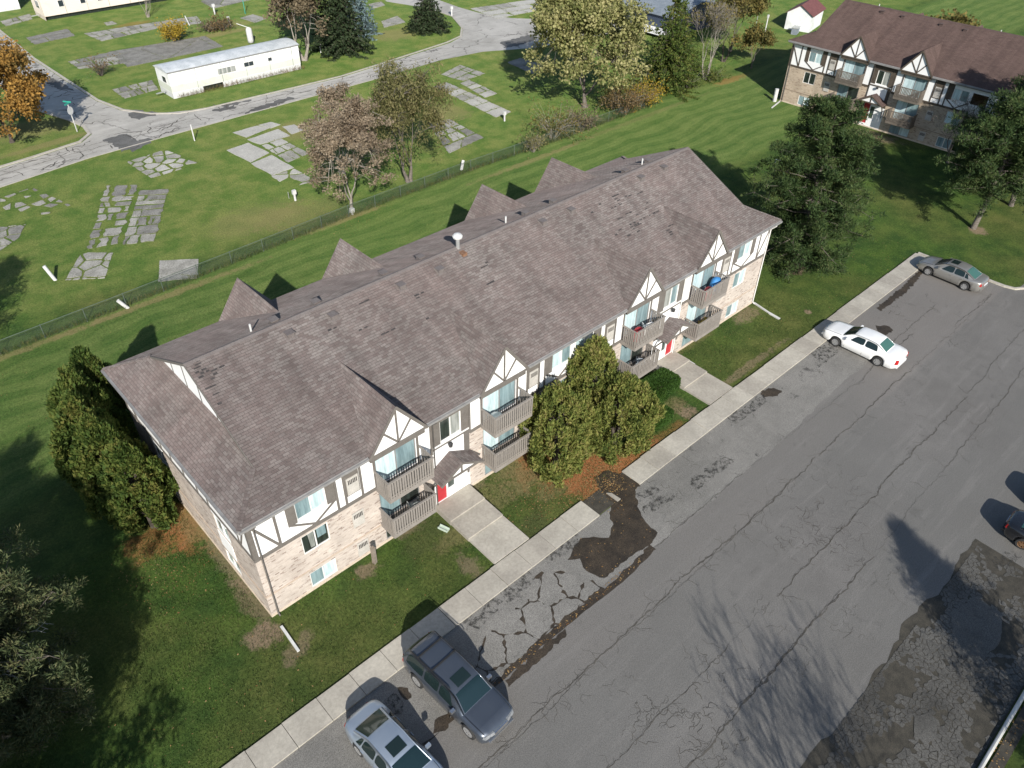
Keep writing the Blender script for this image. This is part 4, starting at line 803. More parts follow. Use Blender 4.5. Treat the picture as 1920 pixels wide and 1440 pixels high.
def leafmesh(name, c, d, w, h, m, parent, rng):
    """diamond leaves: centre c, long axis d (N,3), half sizes w, h"""
    N = len(c); d = unit(d); r = rng.normal(size=(N, 3)); s = unit(np.cross(d, r)); nrm = np.cross(s, d); w = np.broadcast_to(np.asarray(w, float).reshape(-1, 1), (N, 1)); h = np.broadcast_to(np.asarray(h, float).reshape(-1, 1), (N, 1))
    bend = nrm*h*.25
    v = np.stack([c-d*h, c+s*w+bend*.5, c+d*h-bend, c-s*w+bend*.5], 1).reshape(-1, 3)
    me = bpy.data.meshes.new(name); me.vertices.add(4*N); me.vertices.foreach_set('co', v.ravel()); me.loops.add(4*N); me.loops.foreach_set('vertex_index', np.arange(4*N, dtype=np.int32)); me.polygons.add(N); me.polygons.foreach_set('loop_start', np.arange(0, 4*N, 4, dtype=np.int32)); me.polygons.foreach_set('loop_total', np.full(N, 4, np.int32)); me.update(calc_edges=True); me.materials.append(m)
    o = bpy.data.objects.new(name, me); COL.objects.link(o); o.parent = parent; return o
def clumps(cs, rads, n, rng, out=.6, up=.2, shell=.55):
    """leaf centres and directions spread over ellipsoid clumps; cs (K,3), rads (K,3), n leaves in all, by surface"""
    wgt = (rads[:, 0]*rads[:, 2]); idx = rng.choice(len(cs), n, p=wgt/wgt.sum()); g = unit(rng.normal(size=(n, 3))); rr = shell+(1-shell)*rng.random((n, 1))**.7; rr *= 1+rng.normal(size=(n, 1))*.10
    c = cs[idx]+g*rr*rads[idx]; d = g*out+rng.normal(size=(n, 3))*.45+np.array([0, 0, up]); return c, d
def limb(mb, p, d, L, r, lev, tips, rng, split=(2, 3), spread=.6, curl=.15, up=.1, taper=.62, minr=.008, n=None, shrink=(.6, .82), seg=4):
    pts = [Vector(p)]; rad = [r]; d = Vector(d).normalized()
    for i in range(seg):
        d = (d+Vector(rng.normal(size=3))*curl+Vector((0, 0, up))).normalized(); pts.append(pts[-1]+d*(L/seg)); rad.append(max(minr, r*(1-(1-taper)*(i+1)/seg)))
    mb.tube(pts, rad, n or (7 if r > .12 else 5 if r > .04 else 3), cap=False)
    if lev == 0: tips.append((pts[-1], d)); tips.append((pts[-2], d)); return
    k = int(rng.integers(split[0], split[1]+1))
    for q in range(k):
        ax = d.orthogonal().normalized(); ax.rotate(Matrix.Rotation(rng.uniform(0, 6.283), 3, d)); nd = (d+ax*spread*rng.uniform(.6, 1.3)).normalized()
        limb(mb, pts[-1] if q == 0 or rng.random() < .5 else pts[-2], nd, L*rng.uniform(*shrink), rad[-1]*rng.uniform(.62, .85), lev-1, tips, rng, split, spread, curl, up, taper, minr, n, shrink, seg)
    if lev <= 2: tips.append((pts[-1], d))
def tree(name, label, cat, loc, h, crown_r, m_leaf, m_bark, seed, nleaf=9000, trunk_h=.28, trunk_r=.16, lev=4, leaf=(.07, .11), clump=.7, spread=.65, up=.1, droop=0., stems=1, group=None, split=(2, 3), flat=.8, dens=1., hang=0., fill=0, low=.1):
    rng = np.random.default_rng(seed); T = thing(name, label, cat, loc, rng.uniform(0, 6), group); mb = MB(); tips = []
    for s_ in range(stems):
        a = 6.283*s_/max(stems, 1)+rng.uniform(-.4, .4); lean = .0 if stems == 1 else .28; d0 = Vector((math.cos(a)*lean+rng.normal()*.04, math.sin(a)*lean+rng.normal()*.04, 1)).normalized()
        p = Vector((math.cos(a)*.12*(stems > 1), math.sin(a)*.12*(stems > 1), -.05)); base = [p]; rad = [trunk_r*1.5]; d = d0
        for i in range(4): d = (d+Vector(rng.normal(size=3))*.05).normalized(); base.append(base[-1]+d*(h*trunk_h/4)); rad.append(trunk_r*(1-.12*i))
        mb.tube(base, rad, 9, cap=False)
        rem = h*(1-trunk_h); sm = sum(.72**i for i in range(lev+1)); L0 = rem/sm*1.02
        for q in range(int(rng.integers(3, 5)) if stems == 1 else 2):
            aa = 6.283*q/3.3+rng.uniform(-.5, .5); nd = Vector((math.cos(aa)*spread*rng.uniform(.5, 1.2), math.sin(aa)*spread*rng.uniform(.5, 1.2), 1)).normalized() if q else d
            limb(mb, base[-1] if q < 2 else base[-2], nd, L0, rad[-1]*.72, lev, tips, rng, split, spread, .14, up, shrink=(.6, .84))
    # scale the skeleton to the surveyed height and crown width
    V = np.array([tuple(v) for v in mb.v]); zmax = V[:, 2].max(); rmax = np.percentile(np.hypot(V[:, 0], V[:, 1]), 97); fz = h*.96/zmax; fr = crown_r*.92/rmax
    def fx(P_): P_ = np.array(P_, float).reshape(-1, 3); k = np.clip((P_[:, 2]/zmax-trunk_h*.5)/.3, 0, 1)[:, None]; s2 = 1+(fr-1)*k; return np.hstack([P_[:, :2]*s2, P_[:, 2:]*fz])
    mk('trunk', fx(V), mb.f, m_bark, T, smooth=True)
    if m_leaf and nleaf:
        tp = fx([tuple(t_[0]) for t_ in tips]); keep = rng.random(len(tp)) < dens; tp = tp[keep]; 
        if fill:
            g_ = unit(rng.normal(size=(fill, 3))); g_[:, 2] = np.where(g_[:, 2] < -.6, -g_[:, 2], g_[:, 2]); zc = h*(.5+low/2); rr = (.62+.38*rng.random((fill, 1))); lob = 1+.16*np.sin(3*np.arctan2(g_[:, 1:2], g_[:, 0:1])+seed)+.12*np.sin(4*g_[:, 2:3]*2+seed*1.7); ex = g_*rr*lob*np.array([crown_r*.88, crown_r*.88, (h*(1-low)/2)*.92])+np.array([0, 0, zc]); tw = MB(); V2 = fx(V)
            sk = V2[::9]
            for e in ex: b_ = sk[np.argmin(((sk-e)**2).sum(1))]; mid_ = (b_+e)/2+np.array([0, 0, .15]); tw.tube([b_, mid_, e], [.03, .02, .008], 3, cap=False)
            tag(tw.build('branches', m_bark, T), kind='stuff'); tp = np.vstack([tp, ex]) if len(tp) else ex
        rads = np.stack([clump*rng.uniform(.6, 1.3, len(tp))]*3, 1); rads[:, 2] *= flat
        c, d = clumps(tp, rads, nleaf, rng, .4, -hang, .25); c[:, 2] -= droop*rng.random(len(c))**2; c[:, 2] = np.maximum(c[:, 2], .15); sc = rng.uniform(.7, 1.3, len(c)); leafmesh('crown', c, d, leaf[0]*sc, leaf[1]*sc, m_leaf, T, rng)
    return T
def plume_tree(name, label, cat, loc, h, r, m_leaf, seed, n=14000, group=None, base=.0, shape=1., leaf=(.035, .10), plume=.42, m_bark=None, lean=(0, 0), trunk=True, egg=.38, aspect=(1, 1)):
    """arborvitae and cedars: an egg of upright plumes"""
    rng = np.random.default_rng(seed); T = thing(name, label, cat, loc, rng.uniform(0, 6) if aspect == (1, 1) else 0, group); K = int(19*r*h/plume/plume/3.2); t = rng.random(K)**.9; a = rng.random(K)*6.283
    prof = np.where(t < egg, .62+.38*np.sin(t/egg*1.5708), np.cos((t-egg)/(1-egg)*1.5708)**shape)
    lob = 1+.14*np.sin(3*a+seed)+.10*np.sin(5*a+2.1*seed+t*5); rr = r*prof*lob*(.80+.2*rng.random(K)); z = base+t*(h-base)
    cs = np.stack([rr*np.cos(a)*aspect[0]+lean[0]*t, rr*np.sin(a)*aspect[1]+lean[1]*t, z], 1); s = plume*rng.uniform(.4, 1.3, K); rads = np.stack([s*.62, s*.62, s*1.15], 1)
    outw = np.stack([np.cos(a), np.sin(a), np.full(K, .7)], 1); wg = s*s; idx = rng.choice(K, n, p=wg/wg.sum()); g = unit(rng.normal(size=(n, 3))+outw[idx]*.55); c = cs[idx]+g*rads[idx]*(.45+.55*rng.random((n, 1))); d = g*.55+np.array([0, 0, .75])+rng.normal(size=(n, 3))*.4
    c[:, 2] = np.maximum(c[:, 2], .05); sc = rng.uniform(.45, 1.6, n); leafmesh('crown', c, d, leaf[0]*sc, leaf[1]*sc, m_leaf, T, rng)
    if trunk:
        mb = MB()
        for q in range(3): mb.tube([(rng.normal()*.1, rng.normal()*.1, -.05), (rng.normal()*.15, rng.normal()*.15, h*.35), (rng.normal()*.2+lean[0]*.7, rng.normal()*.2+lean[1]*.7, h*.8)], [.11, .08, .02], 6)
        for q in range(26): zz = rng.uniform(.08, .8)*h; aa = rng.random()*6.283; L = r*.8*(1-zz/h*.6); mb.tube([(0, 0, zz), (math.cos(aa)*L*.6, math.sin(aa)*L*.6, zz+.1*L), (math.cos(aa)*L, math.sin(aa)*L, zz+.35*L)], [.04, .025, .008], 4)
        mb.build('trunk', m_bark or M_BKD, T)
    return T
def spruce(name, label, cat, loc, h, r, m_leaf, seed, n=9000, leaf=(.05, .13), group=None, irregular=.15):
    rng = np.random.default_rng(seed); T = thing(name, label, cat, loc, rng.uniform(0, 6), group); mb = MB(); mb.tube([(0, 0, -.05), (0, 0, h*.5), (rng.normal()*.1, rng.normal()*.1, h*.98)], [h*.022, h*.014, .015], 8); cs = []; rd = []; z = h*.04
    while z < h*.97:
        t = z/h; L0 = r*(1-t)**.85*(1+rng.normal()*.08)+.12; k = int(7+6*(1-t))
        for q in range(k):
            a = 6.283*q/k+rng.uniform(-.3, .3); L = L0*(1+rng.normal()*irregular); e = Vector((math.cos(a)*L, math.sin(a)*L, -.18*L+.12*L*t)); p0 = Vector((0, 0, z)); mb.tube([p0, p0+e*.6+Vector((0, 0, .05*L)), p0+e], [.03*(1-t)+.01, .02, .005], 3, cap=False)
            m = max(2, int(L/.45))
            for i in range(m): f = (i+1)/m; p = p0+e*f; s = .22+.28*(L/r)*(1-.45*f); cs.append((p.x+rng.normal()*.1, p.y+rng.normal()*.1, p.z+rng.normal()*.07)); rd.append((s, s, s*.5))
        z += max(.22, h*.045*(1-.4*t))
    mb.build('trunk', M_BKD, T); c, d = clumps(np.array(cs), np.array(rd), n, rng, .8, -.05, .3); c[:, 2] = np.maximum(c[:, 2], .05); sc = rng.uniform(.6, 1.3, n); leafmesh('crown', c, d, leaf[0]*sc, leaf[1]*sc, m_leaf, T, rng); return T
def pine(name, label, cat, loc, h, r, m_leaf, seed, n=26000, bare=.12, leaf=(.014, .13), dead=0, group=None, lean=(0, 0), trunk_r=.2, clump=.48, rz=None, top=.9, low=.55):
    """loose pine: limbs all the way up carrying round tufts of needles"""
    rng = np.random.default_rng(seed); T = thing(name, label, cat, loc, rng.uniform(0, 6) if rz is None else rz, group); mb = MB(); P0 = lambda z: Vector((lean[0]*z/h+.15*math.sin(z), lean[1]*z/h+.12*math.cos(z*1.3), z))
    mb.tube([P0(h*q/7)-Vector((0, 0, .05)) for q in range(8)], [trunk_r*(1-.85*q/7) for q in range(8)], 9, cap=False); cs = []; rd = []; z = h*bare
    while z < h*.97:
        t = (z/h-bare)/(1-bare); L0 = r*min(1, low+1.6*t)*(1-max(0, t-.45)/.62)**top; k = int(rng.integers(3, 6))
        for q in range(k):
            a = rng.random()*6.283; L = max(.4, L0*rng.uniform(.6, 1.15)); sl = rng.uniform(-.05, .32)+.25*t; p0 = P0(z); pts = [p0]; dd = Vector((math.cos(a), math.sin(a), sl)).normalized()
            for i in range(4): dd = (dd+Vector(rng.normal(size=3))*.16).normalized(); pts.append(pts[-1]+dd*L/4)
            mb.tube(pts, [.05*(1-t)+.025, .035, .025, .018, .008], 4, cap=False)
            for i in range(1, 5):
                for w in range(4 if i > 1 else 2):
                    p = pts[i]+Vector(rng.normal(size=3))*.30*L/r; s = clump*rng.uniform(.5, 1.15); cs.append(tuple(p+Vector((0, 0, s*.3)))); rd.append((s, s, s*.62))
                    if w: mb.tube([pts[i], p], [.012, .006], 3, cap=False)
        z += h*.022
    mb.build('trunk', M_BK, T, smooth=True); c, d = clumps(np.array(cs), np.array(rd), n, rng, 1., .25, .2); sc = rng.uniform(.7, 1.3, n); leafmesh('crown', c, d, leaf[0]*sc, leaf[1]*sc, m_leaf, T, rng)
    if dead:
        db = MB(); tips = []
        for q in range(dead): limb(db, P0(h*rng.uniform(.35, .6)), (math.cos(q*.22-.55)*1., math.sin(q*.22-.55)*1., rng.uniform(-.1, .15)), r*.36, .04, 3, tips, rng, (2, 3), .6, .32, -.02, .7, .007)
        db.build('dead_branches', M_DEAD, T)
    return T
def shrub(name, label, cat, loc, r, h, m_leaf, seed, n=1500, leaf=(.05, .08), stems=14, group=None, m_bark=None, lf=.5):
    rng = np.random.default_rng(seed); T = thing(name, label, cat, loc, rng.uniform(0, 6), group); mb = MB(); tp = []
    for q in range(stems):
        a = rng.random()*6.283; e = Vector((math.cos(a)*r*rng.uniform(.3, 1), math.sin(a)*r*rng.uniform(.3, 1), h*rng.uniform(.55, 1))); m_ = e*.5+Vector((0, 0, h*.15)); mb.tube([(e.x*.1, e.y*.1, -.02), m_, e], [.022, .014, .005], 3, cap=False); tp += [tuple(e), tuple(m_*.5+e*.5), tuple(m_)]
        for w in range(3): f = e+Vector(rng.normal(size=3))*r*.35; mb.tube([m_, (m_+f)*.5+Vector((0, 0, .05)), f], [.01, .008, .003], 3, cap=False); tp.append(tuple(f))
    mb.build('stems', m_bark or M_BK, T)
    if n: tp = np.array(tp); tp[:, 2] = np.maximum(tp[:, 2], .1); c, d = clumps(tp, np.full((len(tp), 3), r*lf*.7), n, rng, .6, .3, .1); c[:, 2] = np.maximum(c[:, 2], .04); sc = rng.uniform(.7, 1.3, n); leafmesh('foliage', c, d, leaf[0]*sc, leaf[1]*sc, m_leaf, T, rng)
    return T
# arborvitae in front of the entrance side
plume_tree('arborvitae', 'broad arborvitae nearest the leaf litter, left of the trio in front of the building', 'arborvitae', (16.55, -1.9, 0), 5.2, 1.95, L_ARB, 11, 26000, 'arborvitae trio before the facade', shape=.75, plume=.5)
plume_tree('arborvitae', 'tallest arborvitae touching the wall at the back of the trio', 'arborvitae', (20.0, -1.25, 0), 6.3, 1.75, L_ARB, 12, 24000, 'arborvitae trio before the facade', shape=.9, plume=.48)
plume_tree('arborvitae', 'arborvitae leaning over the sidewalk at the right of the trio', 'arborvitae', (20.2, -3.0, 0), 4.9, 2.1, L_ARB, 13, 26000, 'arborvitae trio before the facade', shape=.8, plume=.5, lean=(.2, -.3))
def hedge(label, x0, x1, y0, y1, h, seed):
    rng = np.random.default_rng(seed); T = thing('clipped_hedge', label, 'hedge', ((x0+x1)/2, (y0+y1)/2, 0)); n = 9000; q = rng.uniform(-1, 1, (n, 3)); ax = rng.integers(0, 3, n); q[np.arange(n), ax] = np.where(ax == 2, 1, np.sign(q[np.arange(n), ax])); q = q/np.power((np.abs(q)**6).sum(1, keepdims=True), 1/6); q *= 1+rng.normal(size=(n, 1))*.035
    c = q*np.array([(x1-x0)/2, (y1-y0)/2, h/2])+np.array([0, 0, h/2]); leafmesh('foliage', c, q+rng.normal(size=(n, 3))*.7, .035, .05, L_HEDGE, T, rng)
    m = MB(); m.lathe([(.05, 0), (.05, h*.5)], (0, 0, 0), 6)
    for k in range(14): a = k*.9; m.tube([(0, 0, h*.3), (math.cos(a)*(x1-x0)*.36, math.sin(a)*(y1-y0)*.36, h*.8)], [.03, .01], 4)
    m.build('stems', M_BKD, T)
hedge('small clipped green hedge beside the steps of the far entrance walk', 24.55, 26.95, -2.55, -1.0, 1.05, 5)
hedge('low green shrub between arborvitae and bare soil by the sidewalk', 22.6, 24.4, -4.0, -2.9, .75, 6)
# cedars at the left end
for i, (x, y, h, r, lb) in enumerate([(-1.75, 8.9, 5.3, 1.4, 'cedar nearest the viewer in the row along the left end wall'), (-2.2, 10.9, 5.8, 1.55, 'second cedar of the row along the left end wall'), (-2.3, 12.8, 6.1, 1.6, 'middle cedar of the row along the left end wall'), (-1.8, 14.6, 6.2, 1.5, 'fourth cedar of the row, near the far eave corner'), (-.6, 16.2, 6.1, 1.4, 'farthest cedar of the row, behind the eave corner')]):
    plume_tree('cedar_tree', lb, 'cedar', (x, y, 0), h, r, L_CED, 30+i, 21000, 'cedars along the end wall', shape=.85, plume=.55, leaf=(.045, .11))
pine('pine_tree', 'large pine with grey dead lower branches at the bottom left corner', 'pine', (-10.5, 2.2, 0), 9.0, 4.1, L_PINE, 41, 185000, .20, (.021, .10), dead=8, trunk_r=.24, clump=.44, rz=0., low=.6)
pine('pine_tree', 'pine beyond the upper left edge of the pine with dead branches', 'pine', (-13.5, 5.5, 0), 9.5, 3.6, L_PINE, 42, 40000, .2, (.018, .1), trunk_r=.22)
# pines on the right
pine('pine_tree', 'dense pine standing at the right end of the long building', 'pine', (45.7, .75, 0), 12.6, 4.3, L_PINE2, 43, 130000, .07, (.026, .12), trunk_r=.25, clump=.5, top=.7, low=.85)
pine('pine_tree', 'pine with exposed trunk on the lawn beyond the parking lot corner', 'pine', (62.7, -6.2, 0), 10.5, 4.2, L_PINE2, 44, 75000, .34, (.03, .13), trunk_r=.24, clump=.55, low=.8)
pine('pine_tree', 'pine at the right edge in front of the far building', 'pine', (69.5, -6.5, 0), 11.5, 4.0, L_PINE2, 45, 60000, .18, (.03, .13), trunk_r=.24, clump=.55, low=.8)
pine('pine_tree', 'dark pine touching the far building roof at the right edge', 'pine', (73.5, -4.5, 0), 12.5, 3.4, L_PINE2, 46, 42000, .15, (.028, .13), trunk_r=.24, clump=.52)
tree('bare_tree', 'bare brown tree in front of the far building wall', 'tree', (74.6, 1.2, 0), 6.8, 3.0, None, M_BK, 47, 0, .2, .13, 6, split=(2, 3))
# along the fence
tree('autumn_tree', 'tree with dry tan leaves at the chain link fence', 'tree', (25.1, 30.9, 0), 9.6, 3.9, L_TAN, M_BKP, 51, 24000, .16, .16, 5, (.05, .085), .5, .7, dens=.3, fill=150, low=.10)
tree('autumn_tree', 'thin twiggy tree with few pinkish leaves behind the tan tree', 'tree', (29.0, 38.0, 0), 8.6, 2.6, L_TAN, M_BKP, 52, 3500, .15, .13, 5, (.06, .1), .6, .55, dens=.35)
tree('willow_tree', 'loose olive green tree beside the fence right of the tan tree', 'tree', (32.5, 32.6, 0), 11., 4.1, L_WIL, M_BK, 53, 17000, .14, .18, 4, (.04, .13), .65, .6, droop=1.6, stems=2, dens=.8, hang=.5, fill=110, low=.08)
tree('large_tree', 'large pale yellow green tree standing by the park road', 'tree', (58.8, 35.0, 0), 13.8, 6.7, L_YEL, M_BK, 54, 42000, .12, .26, 4, (.11, .16), .95, .75, fill=230, low=.02)
spruce('spruce_tree', 'dark green conifer between the large yellow tree and bare trees', 'spruce', (70.9, 33.2, 0), 10.2, 3.4, L_CED, 55, 16000, (.07, .16), irregular=.25)
spruce('spruce_tree', 'smaller conifer squeezed behind the bare multi stem tree', 'spruce', (77.5, 36.8, 0), 8.0, 2.8, L_CED, 56, 7000, (.07, .16), irregular=.25)
tree('bare_tree', 'bare pale multi stem tree leaning right beside the lawn strip', 'tree', (77.0, 31.9, 0), 9.6, 4.0, L_OLV, M_BKP, 57, 900, .2, .12, 6, (.07, .11), .7, .5, stems=3, dens=.35)
tree('bare_tree', 'dark twiggy tree before the white shed', 'tree', (84.5, 34.5, 0), 8.6, 3.6, L_OLV, M_BKD, 58, 3200, .12, .14, 6, (.08, .12), .7, .6, stems=2, dens=.4)
tree('park_tree', 'olive yellow tree near the blue roofed home', 'tree', (89.0, 36.5, 0), 10.4, 3.6, L_OLV, M_BK, 59, 12000, .2, .16, 4, (.11, .16), .9, .6, fill=70)
tree('park_tree', 'olive bush tree in front of the shed path', 'tree', (85.0, 30.6, 0), 5.2, 2.4, L_OLV, M_BK, 60, 3500, .12, .1, 3, (.09, .13), .8, .7)
FS = 'shrubs grown into the fence'
for i, (u, v, r, h, m, n, nm) in enumerate([(1035, 262, 2.4, 2.4, L_OLV, 1000, 'pale twiggy shrub over the fence, left of the large yellow tree'), (1000, 285, 1.3, 1.5, L_WIL, 500, 'small sparse shrub at the end of the open fence'), (1090, 245, 1.8, 1.8, L_BRN, 900, 'brownish shrub below the trunk of the large yellow tree'), (1170, 215, 2.2, 2.8, L_RUST, 1800, 'rust coloured shrub at the foot of the dark conifer'), (1205, 200, 1.8, 2.2, L_GOLD, 1400, 'yellow green shrub next to the rust shrub'), (1150, 205, 1.6, 2.2, L_OLV, 1100, 'olive shrub behind the rust shrub'), (1290, 165, 1.5, 1.2, L_CED, 900, 'low green shrub under the dark conifer'), (1330, 150, 1.6, 1.0, L_CED, 900, 'low green shrub at the foot of the bare multi stem tree')]):
    p = at(u, v); shrub('fence_shrub', nm, 'shrub', (p.x, p.y, 0), r, h, m, 70+i, n, (.06, .1), 26, FS, M_BKP)
# park trees
tree('autumn_tree', 'brown leaved tall tree behind the end of the white mobile home', 'tree', (44.0, 69.6, 0), 12., 4.0, L_BRN, M_BKP, 81, 15000, .2, .22, 4, (.11, .17), .95, .6, stems=2, fill=90, low=.1)
tree('autumn_tree', 'second brown tree left of the dark spruce', 'tree', (46.8, 73.5, 0), 10., 3.6, L_BRN, M_BK, 82, 12000, .15, .18, 4, (.11, .17), .95, .65, fill=80, low=.05)
spruce('spruce_tree', 'dark spruce right of the brown trees by the park road', 'spruce', (49.6, 69.3, 0), 11., 3.6, L_SPR, 83, 12000, (.09, .2))
spruce('blue_spruce', 'pale blue spruce behind the dark spruce', 'spruce', (55.6, 74.5, 0), 9., 2.6, L_BLUE, 84, 7000, (.08, .18))
spruce('spruce_tree', 'small round spruce on the island of the park road', 'spruce', (64.3, 70.2, 0), 5.6, 2.9, L_SPR, 85, 8000, (.08, .18), irregular=.1)
tree('orange_tree', 'orange autumn tree at the left edge beside the stop sign', 'tree', (8.5, 65.6, 0), 9.0, 5.4, L_ORA, M_BKD, 86, 30000, .12, .2, 4, (.09, .14), .85, .75, dens=.8, fill=130, low=.05)
shrub('golden_shrub', 'round golden yellow shrub behind the white mobile home', 'shrub', tuple(at(327, 78)), 1.5, 1.9, L_GOLD, 91, 1800, (.07, .12), 30)
shrub('bare_shrub', 'brown twiggy shrub at the left end of the white mobile home', 'shrub', tuple(at(190, 142)), 1.6, 1.7, L_RUST, 92, 260, (.06, .1), 44)
shrub('bare_shrub', 'rusty shrub behind the golden shrub to the right', 'shrub', tuple(at(418, 58)), 1.5, 1.3, L_RUST, 93, 700, (.08, .12), 30); shrub('bare_shrub', 'small brown shrub left of the rusty one', 'shrub', tuple(at(393, 60)), 1.2, 1.1, L_BRN, 94, 400, (.08, .12), 26)
tree('bare_tree', 'leafless bush tree in front of the cream mobile home', 'tree', tuple(at(278, 32)), 6., 2.6, None, M_BKP, 95, 0, .1, .1, 4, stems=4)
pine('pine_tree', 'pine beyond the lower left corner, shading the lawn there', 'pine', (-15.2, -8.5, 0), 11., 4.4, L_PINE, 100, 40000, .1, (.035, .16), low=.9)
pine('pine_tree', 'second pine beyond the lower left corner', 'pine', (-17.5, -3.5, 0), 11., 4., L_PINE, 101, 30000, .1, (.035, .16), low=.9)
# trees outside the frame whose shadows fall into it
tree('bare_tree', 'leafless tree below the frame whose branch shadow crosses the parking lot', 'tree', (6.2, -29.5, 0), 10.5, 4.6, None, M_BK, 96, 0, .15, .2, 5, split=(2, 4), up=.2)
pine('pine_tree', 'pine outside the frame shading the crumbled parking strip', 'pine', (18.0, -30.6, 0), 9.2, 2.3, L_PINE2, 97, 24000, .12, (.02, .16), trunk_r=.25)
pine('pine_tree', 'pine left of the frame shading the trailer park lawn', 'pine', (-6.0, 29.8, 0), 8., 3.0, L_PINE2, 98, 18000, .15, (.02, .16))
tree('park_tree', 'yellow tree behind the far building roof', 'tree', (96., 13., 0), 8., 5., L_OLV, M_BK, 99, 5000, .2, .2, 4, (.16, .22), 1.3, .7)
# ---------------------------------------------------------------- vehicles
def car_paint(name, c, metal=.5, rough=.32):
    t = NT(name); t.base(c); t.rough(rough); t.b.inputs['Metallic'].default_value = metal; t.b.inputs['Coat Weight'].default_value = .8; t.b.inputs['Coat Roughness'].default_value = .06
    n = t.noise(t.obj(), 2.5, 4, .6); t.rough(t.mapr(n, .3, .7, rough, rough+.12)); return t.m
M_TYRE = pm('tyre_rubber', (.018, .018, .018), (.03, .03, .03), 6., .85); M_RIM = pm('alloy_rim', (.55, .55, .55), (.66, .66, .66), 6., .35, metal=.7); M_RIMC = pm('copper_rim', (.30, .17, .09), (.42, .26, .15), 6., .35, metal=.7)
M_CGLASS = NT('car_glass'); M_CGLASS.base((.012, .022, .022)); M_CGLASS.rough(.04); M_CGLASS.b.inputs['Specular IOR Level'].default_value = .6; M_CGLASS = M_CGLASS.m
M_CGLASST = NT('teal_car_glass'); M_CGLASST.base((.008, .020, .022)); M_CGLASST.rough(.05); M_CGLASST.b.inputs['Specular IOR Level'].default_value = .8; M_CGLASST = M_CGLASST.m
M_CGREEN = NT('green_rear_glass'); M_CGREEN.base((.05, .125, .105)); M_CGREEN.rough(.08); M_CGREEN = M_CGREEN.m
M_BLKT = pm('black_trim', (.014, .014, .014), (.024, .024, .024), 5., .5); M_LAMP = pm('clear_headlamp', (.16, .17, .18), (.26, .27, .28), 8., .2, spec=.5); M_TAIL = pm('red_tail_lamp', (.32, .015, .015), (.42, .02, .02), 5., .2); M_CHR = pm('chrome', (.62, .62, .62), (.7, .7, .7), 4., .15, metal=.9); M_PLATE = pm('number_plate', (.5, .52, .55), (.6, .62, .65), 9., .6)
def sm(x, pts):
    if x <= pts[0][0]: return pts[0][1]
    for (a, b), (c, d) in zip(pts, pts[1:]):
        if x <= c: t = (x-a)/(c-a); t = t*t*(3-2*t)*.6+t*.4; return b+(d-b)*t
    return pts[-1][1]
